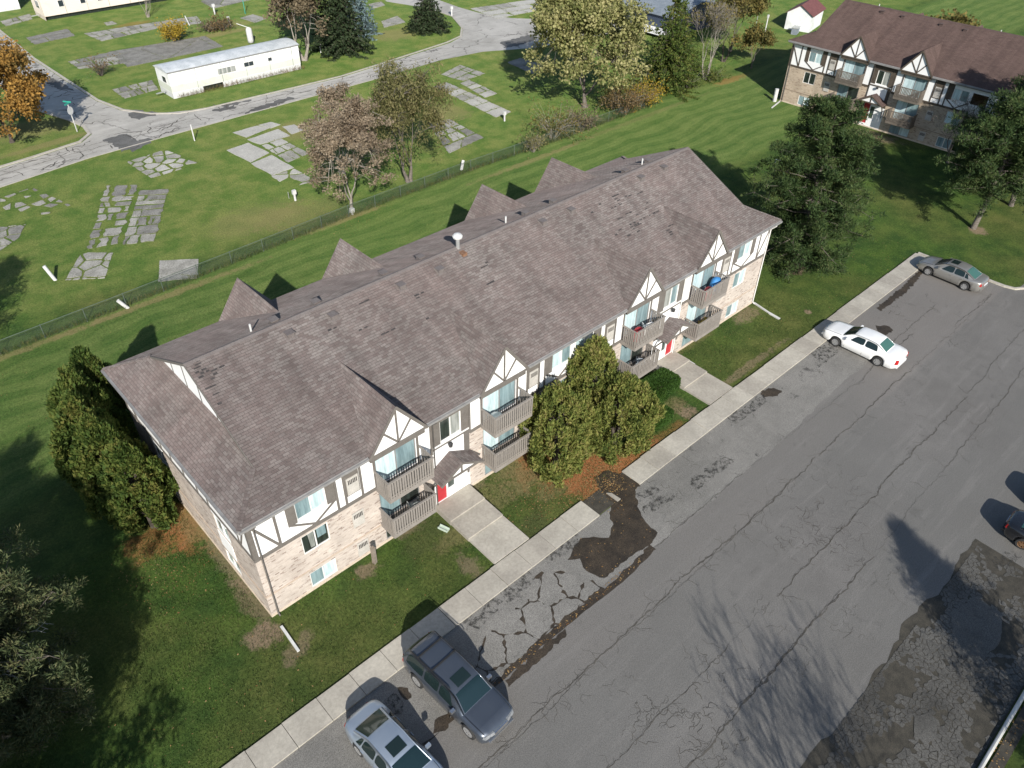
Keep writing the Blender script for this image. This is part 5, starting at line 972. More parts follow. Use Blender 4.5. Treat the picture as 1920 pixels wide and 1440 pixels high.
def car(name, label, cat, loc, rz, spec, paint, rimm=None, group='cars parked in the lot'):
    S = spec; L, Wd = S['L'], S['W']; hl, hw = L/2, Wd/2; T = thing(name, label, cat, loc, rz, group); fx_, rx_ = S['axles']; wr = S['wr']; ar = wr+.075
    xs = sorted(set([round(-hl+L*i/44, 4) for i in range(45)]+[round(c+ar*math.cos(a), 4) for c in (fx_, rx_) for a in np.linspace(0, math.pi, 15)]))
    top = S['top']; zb0 = S['zb']; rows = []
    def plan(x): e = max(0, (abs(x)-hl*.60)/(hl*.40)); return hw*(1-S.get('pinch', .16)*e**2.2)
    for x in xs:
        zb = zb0+max(0, abs(x)-hl*.86)*.35; hz = sm(x, top); w = plan(x)
        for c in (fx_, rx_):
            if abs(x-c) < ar: zb = max(zb, wr+math.sqrt(max(0, ar*ar-(x-c)**2)))
        zb = min(zb, hz-.16); zs = hz-.07; mid = zb+(zs-zb)*.5
        en = 1-.30*max(0, (abs(x)-hl*.93)/(hl*.07)); lo = zb; 
        rows.append([(x, 0, lo), (x, w*.90*en, lo), (x, w*.975*en, lo+.05), (x, w*en, mid), (x, w*.985*en, zs-.07), (x, w*.955*en, zs), (x, w*.90*en, hz-.022), (x, w*.6*en, hz+.004), (x, 0, hz+.018)])
    v = []; f = []; k = len(rows[0])
    for r in rows: v += r + [(p[0], -p[1], p[2]) for p in r[1:-1]]
    m = 2*k-2; ring = list(range(k))+list(range(2*k-3, k-1, -1))
    for i in range(len(rows)-1):
        for j in range(m): a, b = ring[j], ring[(j+1) % m]; f.append((i*m+b, i*m+a, (i+1)*m+a, (i+1)*m+b))
    f += [tuple(ring), tuple((len(rows)-1)*m+q for q in ring[::-1])]
    body = mk('body', v, f, paint, T, smooth=True)
    # greenhouse: profile of (x, z, half width) from windscreen base over the roof to the rear screen base
    pr = S['profile']; belt = S['belt']; P_ = []
    key = pr; n_ = 6
    for a, b in zip(key, key[1:]):
        for q in range(n_): t = q/n_; P_.append(tuple(a[c]+(b[c]-a[c])*t for c in range(3)))
    P_.append(key[-1]); x = [p[0] for p in P_]; 
    # soften the corners
    for _ in range(2): P_ = [P_[0]]+[tuple((P_[i-1][c]+2*P_[i][c]+P_[i+1][c])/4 for c in range(3)) for i in range(1, len(P_)-1)]+[P_[-1]]
    TT = [-1, -.94, -.6, -.2, .2, .6, .94, 1]; crown = .05
    def gp(p, t, o=0.): return Vector((p[0], p[2]*t, p[1]-crown*t**4+o))
    gv = []; gf = []; nt_ = len(TT)
    for p in P_: gv += [gp(p, t) for t in TT]
    for i in range(len(P_)-1):
        for j in range(nt_-1): gf.append((i*nt_+j, i*nt_+j+1, (i+1)*nt_+j+1, (i+1)*nt_+j))
    bw = lambda xx: min(plan(xx)*.945, hw*.945)
    o_ = len(gv); NB = 4
    for s_ in (-1, 1):
        st_ = len(gv)
        for p in P_:
            e = gp(p, s_); b = Vector((p[0], s_*bw(p[0]), sm(p[0], top)-.06))
            for q in range(1, NB+1): t = q/NB; c = e.lerp(b, t); c.y += s_*.02*math.sin(t*math.pi); gv.append(c)
        for i in range(len(P_)-1):
            A = [i*nt_+(0 if s_ < 0 else nt_-1)]+[st_+i*NB+q for q in range(NB)]; B_ = [(i+1)*nt_+(0 if s_ < 0 else nt_-1)]+[st_+(i+1)*NB+q for q in range(NB)]
            for q in range(NB): gf.append((A[q], B_[q], B_[q+1], A[q+1]) if s_ > 0 else (A[q+1], B_[q+1], B_[q], A[q]))
    cab = mk('cabin', gv, gf, paint, body, smooth=True)
    nseg = n_; iw, ir = S['ws'], S['rw']
    def glass(nm, i0, i1, m_, t0=-.9, t1=.9, off=.012, frac0=.0, frac1=1.):
        vv = []; ff = []; ns = 8; ts = [t0+(t1-t0)*q/6 for q in range(7)]
        for q in range(ns+1):
            u = i0+(i1-i0)*(frac0+(frac1-frac0)*q/ns); a = int(min(u, len(P_)-1.001)); t = u-a; p = tuple(P_[a][c]+(P_[a+1][c]-P_[a][c])*t for c in range(3)); p2 = P_[min(a+1, len(P_)-1)]; p1 = P_[a]; d = Vector((p2[0]-p1[0], 0, p2[1]-p1[1])).normalized(); nr = Vector((-d.z, 0, d.x)); nr = nr if nr.z > 0 else -nr
            vv += [gp(p, tt)+nr*off for tt in ts]
        for q in range(ns):
            for j in range(6): ff.append((q*7+j, q*7+j+1, (q+1)*7+j+1, (q+1)*7+j))
        return mk(nm, vv, ff, m_, T, smooth=True)
    glass('windscreen', iw[0]*nseg, iw[1]*nseg, S.get('gw', M_CGLASST), -.92, .92, .012, .04, .94); glass('rear_window', ir[0]*nseg, ir[1]*nseg, S.get('gr', M_CGREEN), -.86, .86, .012, .08, .92)
    if S.get('sunroof'): a, b = S['sunroof']; glass('sunroof', a*nseg, b*nseg, M_CGLASS, -.55, .55, .012)
    # side windows
    for s_ in (-1, 1):
        for (xa, xb, ta, tb, nm) in S['side']:
            def cp(xx, t, o):
                zt = np.interp(-xx, [-p[0] for p in P_], [p[1] for p in P_]); wt = np.interp(-xx, [-p[0] for p in P_], [p[2] for p in P_]); e = Vector((xx, s_*wt, zt-crown)); b = Vector((xx, s_*bw(xx), sm(xx, top)-.06)); c = e.lerp(b, t); c.y += s_*(.02*math.sin(t*math.pi)+o); return c
            vv = []; ff = []; NX, NZ = 6, 4
            for i in range(NX+1):
                for j in range(NZ+1):
                    u, w_ = i/NX, j/NZ; rr_ = .0
                    cu = abs(u-.5)*2; cw = abs(w_-.5)*2; k_ = max(0, cu-.8)/.2*max(0, cw-.7)/.3*.5; t = .90-.78*w_; t += (.5-t)*k_*.25; xx = (xa+ta*w_)*(1-u)+(xb+tb*w_)*u; xx += ((xa+xb)/2-xx)*k_*.12; vv.append(cp(xx, t, .016))
            for i in range(NX):
                for j in range(NZ): q = (i*(NZ+1)+j, (i+1)*(NZ+1)+j, (i+1)*(NZ+1)+j+1, i*(NZ+1)+j+1); ff.append(q if s_ < 0 else q[::-1])
            mk('side_window', vv, ff, M_CGLASS, T, smooth=True)
        # mirrors, handles, door seams
        mxp = S['mirror']; mm = MB(); mm.box(mxp-.06, mxp+.07, s_*(bw(mxp)+.01), s_*(bw(mxp)+.22), sm(mxp, top)-.02, sm(mxp, top)+.13); mi = mm.build('mirror', paint if not S.get('mchrome') else M_CHR, T)
        for hxp in S['handles']: box('door_handle', (hxp-.09, hxp+.09, s_*plan(hxp)*.985, s_*(plan(hxp)*.985+.03*s_*s_) if s_ > 0 else -plan(hxp)*.985-.03, sm(hxp, top)-.23, sm(hxp, top)-.19), paint, T)
        for dx in S['seams']: w_ = plan(dx); MB().raw([(dx-.006, s_*(w_+.002), zb0+.12), (dx+.006, s_*(w_+.002), zb0+.12), (dx+.006, s_*(w_*.97+.003), sm(dx, top)-.1), (dx-.006, s_*(w_*.97+.003), sm(dx, top)-.1)], [(0, 1, 2, 3) if s_ < 0 else (3, 2, 1, 0)]).build('door_seam', M_BLKT, T)
        # lamps
        w1 = plan(hl*.97); zl = sm(hl*.93, top); MB().raw([(hl-.10, s_*w1*.42, zl-.20), (hl-.26, s_*w1*1.02, zl-.20), (hl-.34, s_*w1*1.01, zl-.055), (hl-.13, s_*w1*.42, zl-.055), (hl+.015, s_*w1*.42, zl-.20), (hl-.07, s_*w1*.90, zl-.20), (hl-.12, s_*w1*.88, zl-.05), (hl-.02, s_*w1*.42, zl-.05)], BF).build('headlight', M_LAMP, T)
        zr_ = sm(-hl*.93, top); tl = S.get('tail', (.22, .5, 1.0)); MB().raw([(-hl+.05, s_*w1*tl[1], zr_-.06-tl[0]), (-hl+.22, s_*w1*.99, zr_-.06-tl[0]), (-hl+.24, s_*w1*.97, zr_-.09), (-hl+.05, s_*w1*tl[1], zr_-.09), (-hl-.012, s_*w1*tl[1], zr_-.06-tl[0]), (-hl+.06, s_*w1*.95, zr_-.06-tl[0]), (-hl+.10, s_*w1*.90, zr_-.09), (-hl+.0, s_*w1*tl[1], zr_-.09)], BF).build('taillight', M_TAIL, T)
    zf = sm(hl*.95, top); MB().box(hl-.06, hl+.018, -hw*.38, hw*.38, zf-.28, zf-.08).build('grille', S.get('grille', M_CHR), T)
    MB().box(hl-.10, hl+.03, -hw*.70, hw*.70, zb0+.10, zb0+.24).build('front_bumper', S.get('bump', paint), T); MB().box(-hl-.03, -hl+.10, -hw*.70, hw*.70, zb0+.12, zb0+.28).build('rear_bumper', S.get('bump', paint), T)
    box('number_plate', (-hl-.04, -hl+.0, -.26, .26, sm(-hl*.95, top)-.36, sm(-hl*.95, top)-.23), M_PLATE, T)
    # bonnet and boot seams
    xh = key[0][0]; w_ = plan(xh)*.86
    sm_ = MB()
    for s_ in (-1, 1):
        pts = [(xx, s_*plan(xx)*.84, sm(xx, top)+.0135) for xx in np.linspace(xh+.05, hl*.93, 7)]
        for a, b in zip(pts, pts[1:]): sm_.bar(a, b, .014, .012)
    sm_.build('bonnet_seam', M_BLKT, T)
    for b in S.get('bars', ()):
        zz = np.interp(-b, [-p[0] for p in P_], [p[1] for p in P_]); MB().box(b-.03, b+.03, -hw*.68, hw*.68, zz+.03, zz+.065).build('roof_crossbar', M_BLKT, T)
    if S.get('rails'):
        a, b = S['rails']
        for s_ in (-1, 1): zz = np.interp(0, [-p[0] for p in P_], [p[1] for p in P_]); MB().tube([(a, s_*hw*.68, zz-.01), (a-.1, s_*hw*.68, zz+.05), (b+.1, s_*hw*.68, zz+.04), (b, s_*hw*.68, zz-.02)], .022, 6).build('roof_rail', M_BLKT, T)
    # dark well above the wheels
    box('underbody', (-hl*.9, hl*.9, -hw*.80, hw*.80, zb0+.02, zb0+.38), M_BLKT, T)
    for c in (fx_, rx_):
        for s_ in (-1, 1):
            wh = thing('wheel', None, None, (c, s_*(hw-.115), wr)); wh.parent = T; n = 24; prof = [(wr*.66, -.10), (wr*.93, -.105), (wr, -.07), (wr, .07), (wr*.93, .105), (wr*.66, .10)]; vv = []; ff = []
            for (r_, y_) in prof:
                for q in range(n): a = 2*math.pi*q/n; vv.append((r_*math.cos(a), y_, r_*math.sin(a)))
            for i in range(5):
                for q in range(n): ff.append((i*n+q, i*n+(q+1) % n, (i+1)*n+(q+1) % n, (i+1)*n+q))
            mk('tyre', vv, ff, M_TYRE, wh, smooth=False); rmb = MB(); yo = s_*.085
            rmb.tube([(0, s_*.02, 0), (0, s_*.09, 0)], [wr*.20, wr*.16], 10)
            for q in range(7):
                a = 2*math.pi*q/7; rmb.bar((math.cos(a)*wr*.1, yo-.01*s_, math.sin(a)*wr*.1), (math.cos(a)*wr*.63, yo, math.sin(a)*wr*.63), wr*.19, .03, (0, 1, 0))
            ring_ = [(math.cos(2*math.pi*q/20)*wr*.63, yo, math.sin(2*math.pi*q/20)*wr*.63) for q in range(21)]; rmb.tube(ring_, wr*.06, 5, False); rmb.tube([(0, -.02, 0), (0, .02, 0)], wr*.62, 18); rmb.build('rim', rimm or M_RIM, wh)
    return T
SEDAN = dict(L=4.85, W=1.83, zb=.19, wr=.325, axles=(1.42, -1.36), belt=.9, pinch=.17, top=[(-2.45, .86), (-2.3, .98), (-1.9, 1.02), (-1.2, 1.0), (0, .96), (1.0, .95), (1.3, .93), (2.0, .82), (2.3, .70), (2.45, .58)],
    profile=[(1.22, .955, .76), (.42, 1.40, .60), (-.35, 1.455, .60), (-.95, 1.40, .585), (-1.85, 1.03, .70)], ws=(0, 1), rw=(3, 4), sunroof=(1.15, 1.85),
    side=[(.62, -.28, -.38, .02, 'f'), (-.34, -1.08, -.0, .05, 'r'), (-1.14, -1.42, .05, .16, 'q')], mirror=.72, handles=(-.18, -1.0), seams=(.86, -.31, -1.2))
BIGSED = dict(L=5.25, W=1.90, zb=.19, wr=.335, axles=(1.50, -1.44), belt=.9, pinch=.13, top=[(-2.7, .90), (-2.55, 1.02), (-1.9, 1.06), (-1.2, 1.02), (0, .98), (1.0, .97), (1.3, .96), (2.2, .88), (2.5, .80), (2.7, .60)],
    profile=[(1.25, .97, .78), (.50, 1.41, .63), (-.35, 1.47, .64), (-1.05, 1.43, .62), (-1.72, 1.06, .70)], ws=(0, 1), rw=(3, 4),
    side=[(.66, -.28, -.34, .0, 'f'), (-.36, -1.22, 0., .12, 'r')], mirror=.78, handles=(-.15, -1.1), seams=(.9, -.32, -1.32), tail=(.34, .78, 1.))
SUV = dict(L=5.15, W=1.93, zb=.30, wr=.385, axles=(1.62, -1.50), belt=1.1, pinch=.10, top=[(-2.6, 1.02), (-2.5, 1.12), (-1.2, 1.12), (0, 1.10), (1.1, 1.09), (1.3, 1.08), (2.1, 1.02), (2.4, .94), (2.6, .72)],
    profile=[(1.28, 1.10, .80), (.62, 1.68, .66), (-.9, 1.76, .67), (-2.18, 1.72, .65), (-2.46, 1.14, .78)], ws=(0, 1), rw=(3, 4), sunroof=(1.05, 1.42), gw=M_CGLASST, gr=M_CGLASS,
    side=[(.74, -.12, -.32, .0, 'f'), (-.20, -1.02, 0, 0, 'r'), (-1.12, -2.2, 0, .12, 'q')], mirror=.85, handles=(0., -.95), seams=(.98, -.16, -1.08), bars=(-.75, -1.6), rails=(.35, -2.1), tail=(.34, .80, 1.), bump=M_CHR, mchrome=True)
P_SUV = car_paint('slate_blue_paint', (.085, .10, .125), .55, .30); P_SIL = car_paint('silver_blue_paint', (.40, .46, .53), .6, .30); P_WHT = car_paint('white_paint', (.80, .80, .79), 0., .35); P_TAN = car_paint('warm_silver_paint', (.34, .33, .31), .6, .32); P_BLK = car_paint('black_paint', (.010, .011, .014), .1, .2)
car('parked_suv', 'dark slate blue sport utility vehicle with roof bars and sunroof by the sidewalk', 'suv', (3.80, -8.6, .008), -math.pi/2+.055, SUV, P_SUV)
S2 = dict(SEDAN); S2['gw'] = M_CGLASST; S2['gr'] = NT('smoked_green_glass').m; MATS['smoked_green_glass'].node_tree.nodes['Principled BSDF'].inputs['Base Color'].default_value = (.03, .045, .034, 1); MATS['smoked_green_glass'].node_tree.nodes['Principled BSDF'].inputs['Roughness'].default_value = .06
car('parked_sedan', 'pale silver blue sedan with sunroof cut by the bottom edge', 'car', (.28, -9.2, .008), -math.pi/2+.05, S2, P_SIL)
S3 = dict(BIGSED); S3['gw'] = M_CGLASS
car('parked_sedan', 'white full size sedan parked nose to the sidewalk', 'car', (39.3, -8.19, .008), math.pi/2+.012, S3, P_WHT)
S4 = dict(SEDAN); S4['gw'] = M_CGLASS
car('parked_sedan', 'warm silver sedan at the far corner of the parking lot', 'car', (52.95, -8.27, .008), math.pi/2-.03, S4, P_TAN)
S5 = dict(SEDAN); S5['sunroof'] = None
car('parked_sedan', 'black car with copper wheels cut by the right edge', 'car', (30.5, -23.1, .008), -math.pi/2+.03, S5, P_BLK, M_RIMC)
car('parked_sedan', 'dark car just beyond the right edge, shown by its shadow', 'car', (33.6, -23.2, .008), -math.pi/2, S5, P_BLK)
# ---------------------------------------------------------------- mobile homes, shed, house
def siding(name, c, gap=.22, vert=True, stain=(.45, .45, .38)):
    t = NT(name); v = t.uv(); sp = t.add('SeparateXYZ'); t.put(sp.inputs[0], v); fr = t.math('FRACT', t.math('DIVIDE', sp.outputs[0 if vert else 1], gap)); g = t.mapr(t.math('ABSOLUTE', t.math('SUBTRACT', fr, .5)), .44, .5)
    n = t.noise(v, .5, 5, .7); cc = t.mix(t.mapr(n, .45, .7, 0, .55), c, stain); cc = t.mix(t.math('MULTIPLY', g, .5), cc, tuple(x*.5 for x in c)); t.base(cc); t.rough(.6); t.bump(t.math('SUBTRACT', 1., g), .5, .01); return t.m
M_SIDW = siding('white_metal_siding', (.80, .81, .80)); M_SIDC = siding('cream_siding', (.74, .65, .55), .2, False, (.62, .54, .46)); M_SIDG = siding('pale_green_band', (.62, .645, .56)); M_SIDS = siding('shed_siding', (.74, .76, .76), .25); M_SIDN = siding('navy_siding', (.035, .05, .085), .2, False, (.05, .06, .09))
M_MROOF = pm('tin_roof', (.46, .49, .50), (.66, .68, .69), .9, .6, .3, .02, metal=.1, fine=.25); M_MAROON = pm('maroon_shingles', (.12, .042, .042), (.17, .065, .062), 3., .9, fine=.2); M_HROOF = pm('blue_grey_roof', (.16, .19, .22), (.24, .27, .30), 1.2, .8, fine=.2)
M_WING = NT('dark_window'); M_WING.base((.03, .04, .045)); M_WING.rough(.08); M_WING = M_WING.m
def mobile_home(label, x0, x1, y0, y1, h, zf, wall, band, trimm, wins, roofm, open_under=(), endwins=()):
    T = thing('mobile_home', label, 'mobile home', ((x0+x1)/2, (y0+y1)/2, 0)); cx, cy = (x0+x1)/2, (y0+y1)/2; X, Y_ = (x1-x0)/2, (y1-y0)/2
    MB().box(-X, X, -Y_, Y_, zf, h).build('wall', wall, T, uv=True)
    if band: MB().box(-X-.012, X+.012, -Y_-.012, Y_+.012, zf+.05, zf+.75).build('colour_band', band, T, uv=True)
    n = 8; v = []; f = []
    for xx in (-X-.12, X+.12):
        for q in range(n+1): yy = -Y_-.1+(2*Y_+.2)*q/n; v.append((xx, yy, h+.02+.26*(1-(2*q/n-1)**2)))
        for q in range(n+1): yy = -Y_-.1+(2*Y_+.2)*q/n; v.append((xx, yy, h-.05))
    m = 2*n+2
    for q in range(n): f.append((q, q+1, m+q+1, m+q)[::-1]); f.append((n+1+q, n+2+q, m+n+2+q, m+n+1+q))
    f += [(0, m, m+n+1, n+1), (n, 2*n+1, m+2*n+1, m+n)] + [(q, n+1+q, n+2+q, q+1) for q in range(n)] + [(m+q, m+q+1, m+n+2+q, m+n+1+q) for q in range(n)]
    rf = mk('roof', v, f, roofm, T, uv=True)
    for q in range(1, int(2*X/3.)): box('roof_seam', (-X+q*3., -X+q*3.+.05, -Y_*.9, Y_*.9, h+.06, h+.295), roofm, rf) if False else None
    q = -X+3.05
    while q < X-1: box('wall_seam', (q-.025, q+.025, -Y_-.03, -Y_-.0135, zf, h-.06), M_CURT, T); q += 3.05
    box('roof_trim', (-X-.125, X+.125, -Y_-.125, -Y_-.101, h-.07, h+.03), M_FASC, T); MB().bar((-X-.1, 0, .45), (-X-1.2, 0, .4), .12, .1).build('tow_hitch', M_METAL, T)
    # skirting panels, some missing
    xx = -X
    while xx < X:
        w = min(1.2, X-xx)
        if not any(a < xx-(-X)+w/2 < b for a, b in open_under): box('skirting_panel', (xx+.01, xx+w-.01, -Y_+.02, -Y_+.05, 0, zf-.004), trimm, T)
        xx += 1.2
    yy = -Y_+.06
    while yy < Y_-.1:
        w = min(1.2, Y_-yy); box('skirting_panel', (-X+.02, -X+.05, yy+.01, yy+w-.01, 0, zf-.004), trimm, T); yy += 1.2
    MB().box(-X+.4, X-.4, -Y_+.4, Y_-.1, .0, zf-.01).build('undercarriage', M_DARKIN, T)
    for (a, b, z0, z1, mm) in wins:
        w = box('window', (-X+a, -X+b, -Y_-.05, -Y_-.0125, z0, z1), M_TRIM if mm != 'vent' else trimm, T); k = max(1, int((b-a)/.55))
        for q in range(k): p0 = -X+a+.05+(b-a-.1)*q/k; box('pane', (p0+.02, p0+(b-a-.1)/k-.02, -Y_-.06, -Y_-.0515, z0+.05, z1-.05), M_WING if mm == 'dark' else M_BLIND if mm == 'light' else M_CURT, w)
    for (a, b, z0, z1) in endwins:
        w = box('window', (-X-.05, -X-.0125, -Y_+a, -Y_+b, z0, z1), M_TRIM, T); box('pane', (-X-.06, -X-.0515, -Y_+a+.06, -Y_+b-.06, z0+.06, z1-.06), M_WING, w)
    return T
mobile_home('white single wide mobile home with grey tin roof beside the park road', 25.7, 41.95, 66.9, 70.3, 2.85, .62, M_SIDW, M_SIDG, M_SIDW, [(5.6, 7.9, 1.45, 2.15, 'light2'), (8.9, 10.2, 1.65, 2.2, 'dark'), (12., 12.6, 1.7, 2.15, 'dark')], M_MROOF, [(3.4, 5.8)], [(.8, 1.8, 1.5, 2.2)])
mobile_home('cream sided mobile home with dark open underside at the top left', 25.8, 45., 108.6, 113., 3.0, .55, M_SIDC, None, M_SIDC, [(2.2, 3.0, 1.5, 2.4, 'dark'), (5.2, 6., 1.5, 2.4, 'dark'), (7.6, 8.4, 1.5, 2.4, 'dark'), (16., 17.2, .8, 2.3, 'light')], M_MROOF, [(0, 19)], [(1., 2.5, 1.4, 2.4)])
mobile_home('pale blue white mobile home cut by the top left corner', 16., 25.2, 117.8, 121.8, 2.9, .5, M_SIDW, None, M_SIDW, [], M_MROOF)
def gable_house(name, label, cat, cx, cy, w, d, h, rise, wall, roofm, rz=0, ov=.25):
    T = thing(name, label, cat, (cx, cy, 0), rz); X, Y_ = w/2, d/2; MB().box(-X, X, -Y_, Y_, 0, h).build('wall', wall, T, uv=True)
    for s_ in (-1, 1): mk('gable_wall', [(s_*X, -Y_, h), (s_*X, Y_, h), (s_*X, 0, h+rise)], [(0, 1, 2) if s_ > 0 else (2, 1, 0)], wall, T, uv=True)
    k = rise/Y_; a = [(-X-ov, -Y_-ov, h-ov*k), (X+ov, -Y_-ov, h-ov*k), (X+ov, 0, h+rise), (-X-ov, 0, h+rise), (X+ov, Y_+ov, h-ov*k), (-X-ov, Y_+ov, h-ov*k)]; b = [(p[0], p[1], p[2]+.07) for p in a]
    mk('roof', b+a, [(0, 1, 2, 3), (3, 2, 4, 5), (9, 8, 7, 6), (11, 10, 8, 9), (0, 6, 7, 1), (1, 7, 8, 2), (2, 8, 10, 4), (4, 10, 11, 5), (5, 11, 9, 3), (3, 9, 6, 0)], roofm, T, uv=True); return T
sh = gable_house('garden_shed', 'white shed with maroon roof behind the bare trees', 'shed', 107.3, 36.6, 5.4, 3.6, 2.3, 1.1, M_SIDS, M_MAROON, math.pi/2-1.35)
box('door', (2.70, 2.73, -.5, .5, .05, 2.0), M_TRIM, sh); box('step', (2.75, 3.4, -.6, .6, 0, .15), M_WALK2, sh)
hb = gable_house('park_house', 'blue sided home with grey roof and white vent behind the large yellow tree', 'house', 93.5, 52., 13., 12., 2.7, 1.1, M_SIDN, M_HROOF, math.pi/2, .4)
MB().tube([(2.2, 2.6, 3.2), (2.2, 2.6, 4.3)], .14, 10).build('vent_pipe', M_PIPE, hb)
box('white_van_awning', (-6.4, -2., 6.06, 7.6, .5, 1.0), M_STUC, hb); 
for xx in (-6.2, -2.3): box('awning_post', (xx, xx+.08, 7.4, 7.48, 0, .5), M_TRIM, hb)
# ---------------------------------------------------------------- fence
fence = thing('chain_link_fence', 'long low chain link fence between mown lawn and mobile home park', 'fence', (0, 0, 0))
FP = [(-14., 28.9), (-3.1, 29.15), (5., 29.4), (16.5, 29.95), (24.9, 30.4), (37.9, 30.6), (52., 30.3), (66, 30.4)]; FH = 1.05
def fpos(s):
    for a, b in zip(FP, FP[1:]):
        L = math.hypot(b[0]-a[0], b[1]-a[1])
        if s <= L: return (a[0]+(b[0]-a[0])*s/L, a[1]+(b[1]-a[1])*s/L)
        s -= L
    return FP[-1]
FLn = sum(math.hypot(b[0]-a[0], b[1]-a[1]) for a, b in zip(FP, FP[1:])); M_FEN = pm('green_grey_wire', (.08, .11, .085), (.12, .15, .12), 3., .6, metal=.2)
s = 0
while s < FLn: p = fpos(s); MB().tube([(p[0], p[1], 0), (p[0], p[1], FH+.05)], .03, 6).build('post', M_FEN, fence); s += 2.75
MB().tube([(p[0], p[1], FH) for p in FP], .022, 6).build('top_rail', M_FEN, fence)
wm = MB(); s = 0; vv = []; ff = []; t_ = .0035
while s < FLn-1.1:
    for dr in (1, -1):
        a = fpos(s if dr > 0 else s+1.05); b = fpos(s+1.05 if dr > 0 else s); k = len(vv); vv += [(a[0], a[1]-t_, .02), (a[0], a[1]+t_, .02), (b[0], b[1]+t_, FH-.02), (b[0], b[1]-t_, FH-.02), (a[0]+t_*2, a[1], .02), (b[0]+t_*2, b[1], FH-.02)]; ff += [(k, k+1, k+2, k+3), (k, k+3, k+5, k+4)]
    s += .085
tag(mk('wire_mesh', vv, ff, M_FEN, fence), kind='stuff')
# ---------------------------------------------------------------- posts, signs, pipes and small things
def signpost(u, v):
    p = at(u, v); T = thing('stop_sign', 'stop sign with green street name blades seen from behind at the park junction', 'sign', (p.x, p.y, 0), R_(35)); box('post', (-.04, .04, -.03, .03, 0, 2.75), M_PIPE, T); o = [(math.cos(R_(22.5+45*q))*.42, math.sin(R_(22.5+45*q))*.42) for q in range(8)]
    mk('sign_plate', [(x_, -.05, 2.15+z_) for x_, z_ in o]+[(x_, -.035, 2.15+z_) for x_, z_ in o], [tuple(range(8)), tuple(range(15, 7, -1))]+[(q, q+8, (q+1) % 8+8, (q+1) % 8) for q in range(8)], M_PIPE, T)
    MB().box(-.45, .45, -.012, .012, 2.78, 2.95).build('street_name_blade', pm('street_sign_green', (.03, .28, .22), (.04, .34, .27), 4., .5), T); MB().box(-.012, .012, -.45, .45, 2.97, 3.12).build('street_name_blade', MATS['street_sign_green'], T)
signpost(145, 247)
def post(label, u, v, h, r=.06, m=None, lean=(0, 0), cap=True, cat='post', group='utility posts of the mobile home park'):
    p = at(u, v); T = thing('utility_post', label, cat, (p.x, p.y, 0), 0, group); MB().tube([(0, 0, -.05), (lean[0], lean[1], h)], r, 8).build('post', m or M_PIPE, T)
    if cap: MB().box(lean[0]-r*1.6, lean[0]+r*1.6, lean[1]-r*1.2, lean[1]+r*1.2, h-.35, h+.02).build('meter_box', m or M_PIPE, T)
post('slim white post at the near edge of the park road', 365, 264, 1.65, .06, cap=False); post('white post with box at the pad near the tan tree', 554, 376, .95, .10)
post('thin short post beside the white post with box', 542, 372, .6, .03, M_METAL, cap=False); post('white post at the end of the slab row', 946, 227, 1.0, .09)
post('white post leaning in the lawn near the left tree shadow', 104, 525, 1.15, .13, lean=(-.3, .35), cap=False); post('pale green post leaning by the fence at lower left', 240, 577, .75, .13, lean=(-.45, .1), cap=False); post('leaning white post against the fence near the olive tree', 865, 318, .8, .14, lean=(.35, .1), cap=False)
post('white post behind the rusty shrub', 403, 27, 1.4, .12); post('white post right of the rusty shrub', 433, 48, 1.2, .1, lean=(-.2, 0)); post('pale green pole near the top edge', 460, 26, 2.6, .05, MATS['street_sign_green'], cap=True); post('white stake at the end of a broken pad behind the golden shrub', 356, 48, 1.3, .07, lean=(-.3, .2), cap=False); post('white post between brown trees and road', 602, 100, 1.2, .08)
post('white post on the fence line at the tan tree', 661, 402, .55, .11); post('white meter post at the corner of the far building', 1452, 190, 1.4, .22, cap=False); post('white post on the lawn by the small round spruce', 847, 30, 1.3, .12); post('white bird feeder pole before the shed', 1434, 62, 2.4, .08)
p = at(1418, 45); bt = thing('satellite_dish', 'white satellite dish on a pole left of the shed', 'satellite dish', (p.x, p.y, 0)); MB().tube([(0, 0, 0), (0, 0, 2.6)], .05, 6).build('pole', M_METAL, bt); MB().lathe([(.02, 0), (.3, .05), (.48, .16), (.5, .18), (.02, .03)], (0, 0, 2.6), 16).build('dish', M_PIPE, bt)
p = at(478, 84); tk = thing('propane_tank', 'white upright tank behind the white mobile home roof', 'tank', (p.x, p.y+1., 0)); MB().lathe([(.1, 0), (.36, .1), (.4, .4), (.4, 1.6), (.34, 1.85), (.12, 2.0)], (0, 0, 0), 14).build('tank_shell', M_PIPE, tk, smooth=True); MB().tube([(0, 0, 1.95), (-1.2, .7, 2.5)], .05, 6).build('vent_arm', M_PIPE, tk)
def ground_pipe(label, a, b, r=.06, knee=None):
    A = at(*a); B_ = at(*b); T = thing('drain_pipe', label, 'pipe', (A.x, A.y, 0), 0, 'downspout extensions lying on the lawn'); d = B_-A
    MB().box(-.06, .06, -.06, .06, .0, .02).build('splash_block', M_WALK2, T); mb = MB(); mb.bar((0, 0, .07), (d.x, d.y, .055), .12, .09); mb.build('pipe', M_PIPE, T)
    if knee: K = at(*knee)-A; mb = MB(); mb.bar((d.x, d.y, .05), (K.x, K.y, .05), .2, .07); mb.build('outlet', M_PIPE, T)
ground_pipe('white downspout extension on the grass at the near building corner', (528, 1176), (560, 1222)); ground_pipe('white downspout extension with wide outlet at the right building corner', (1413, 569), (1442, 588), knee=(1461, 599)); ground_pipe('white downspout extension beside the far entrance walk', (1266, 664), (1302, 685)); ground_pipe('white downspout extension at the corner of the far building', (1462, 191), (1447, 203))
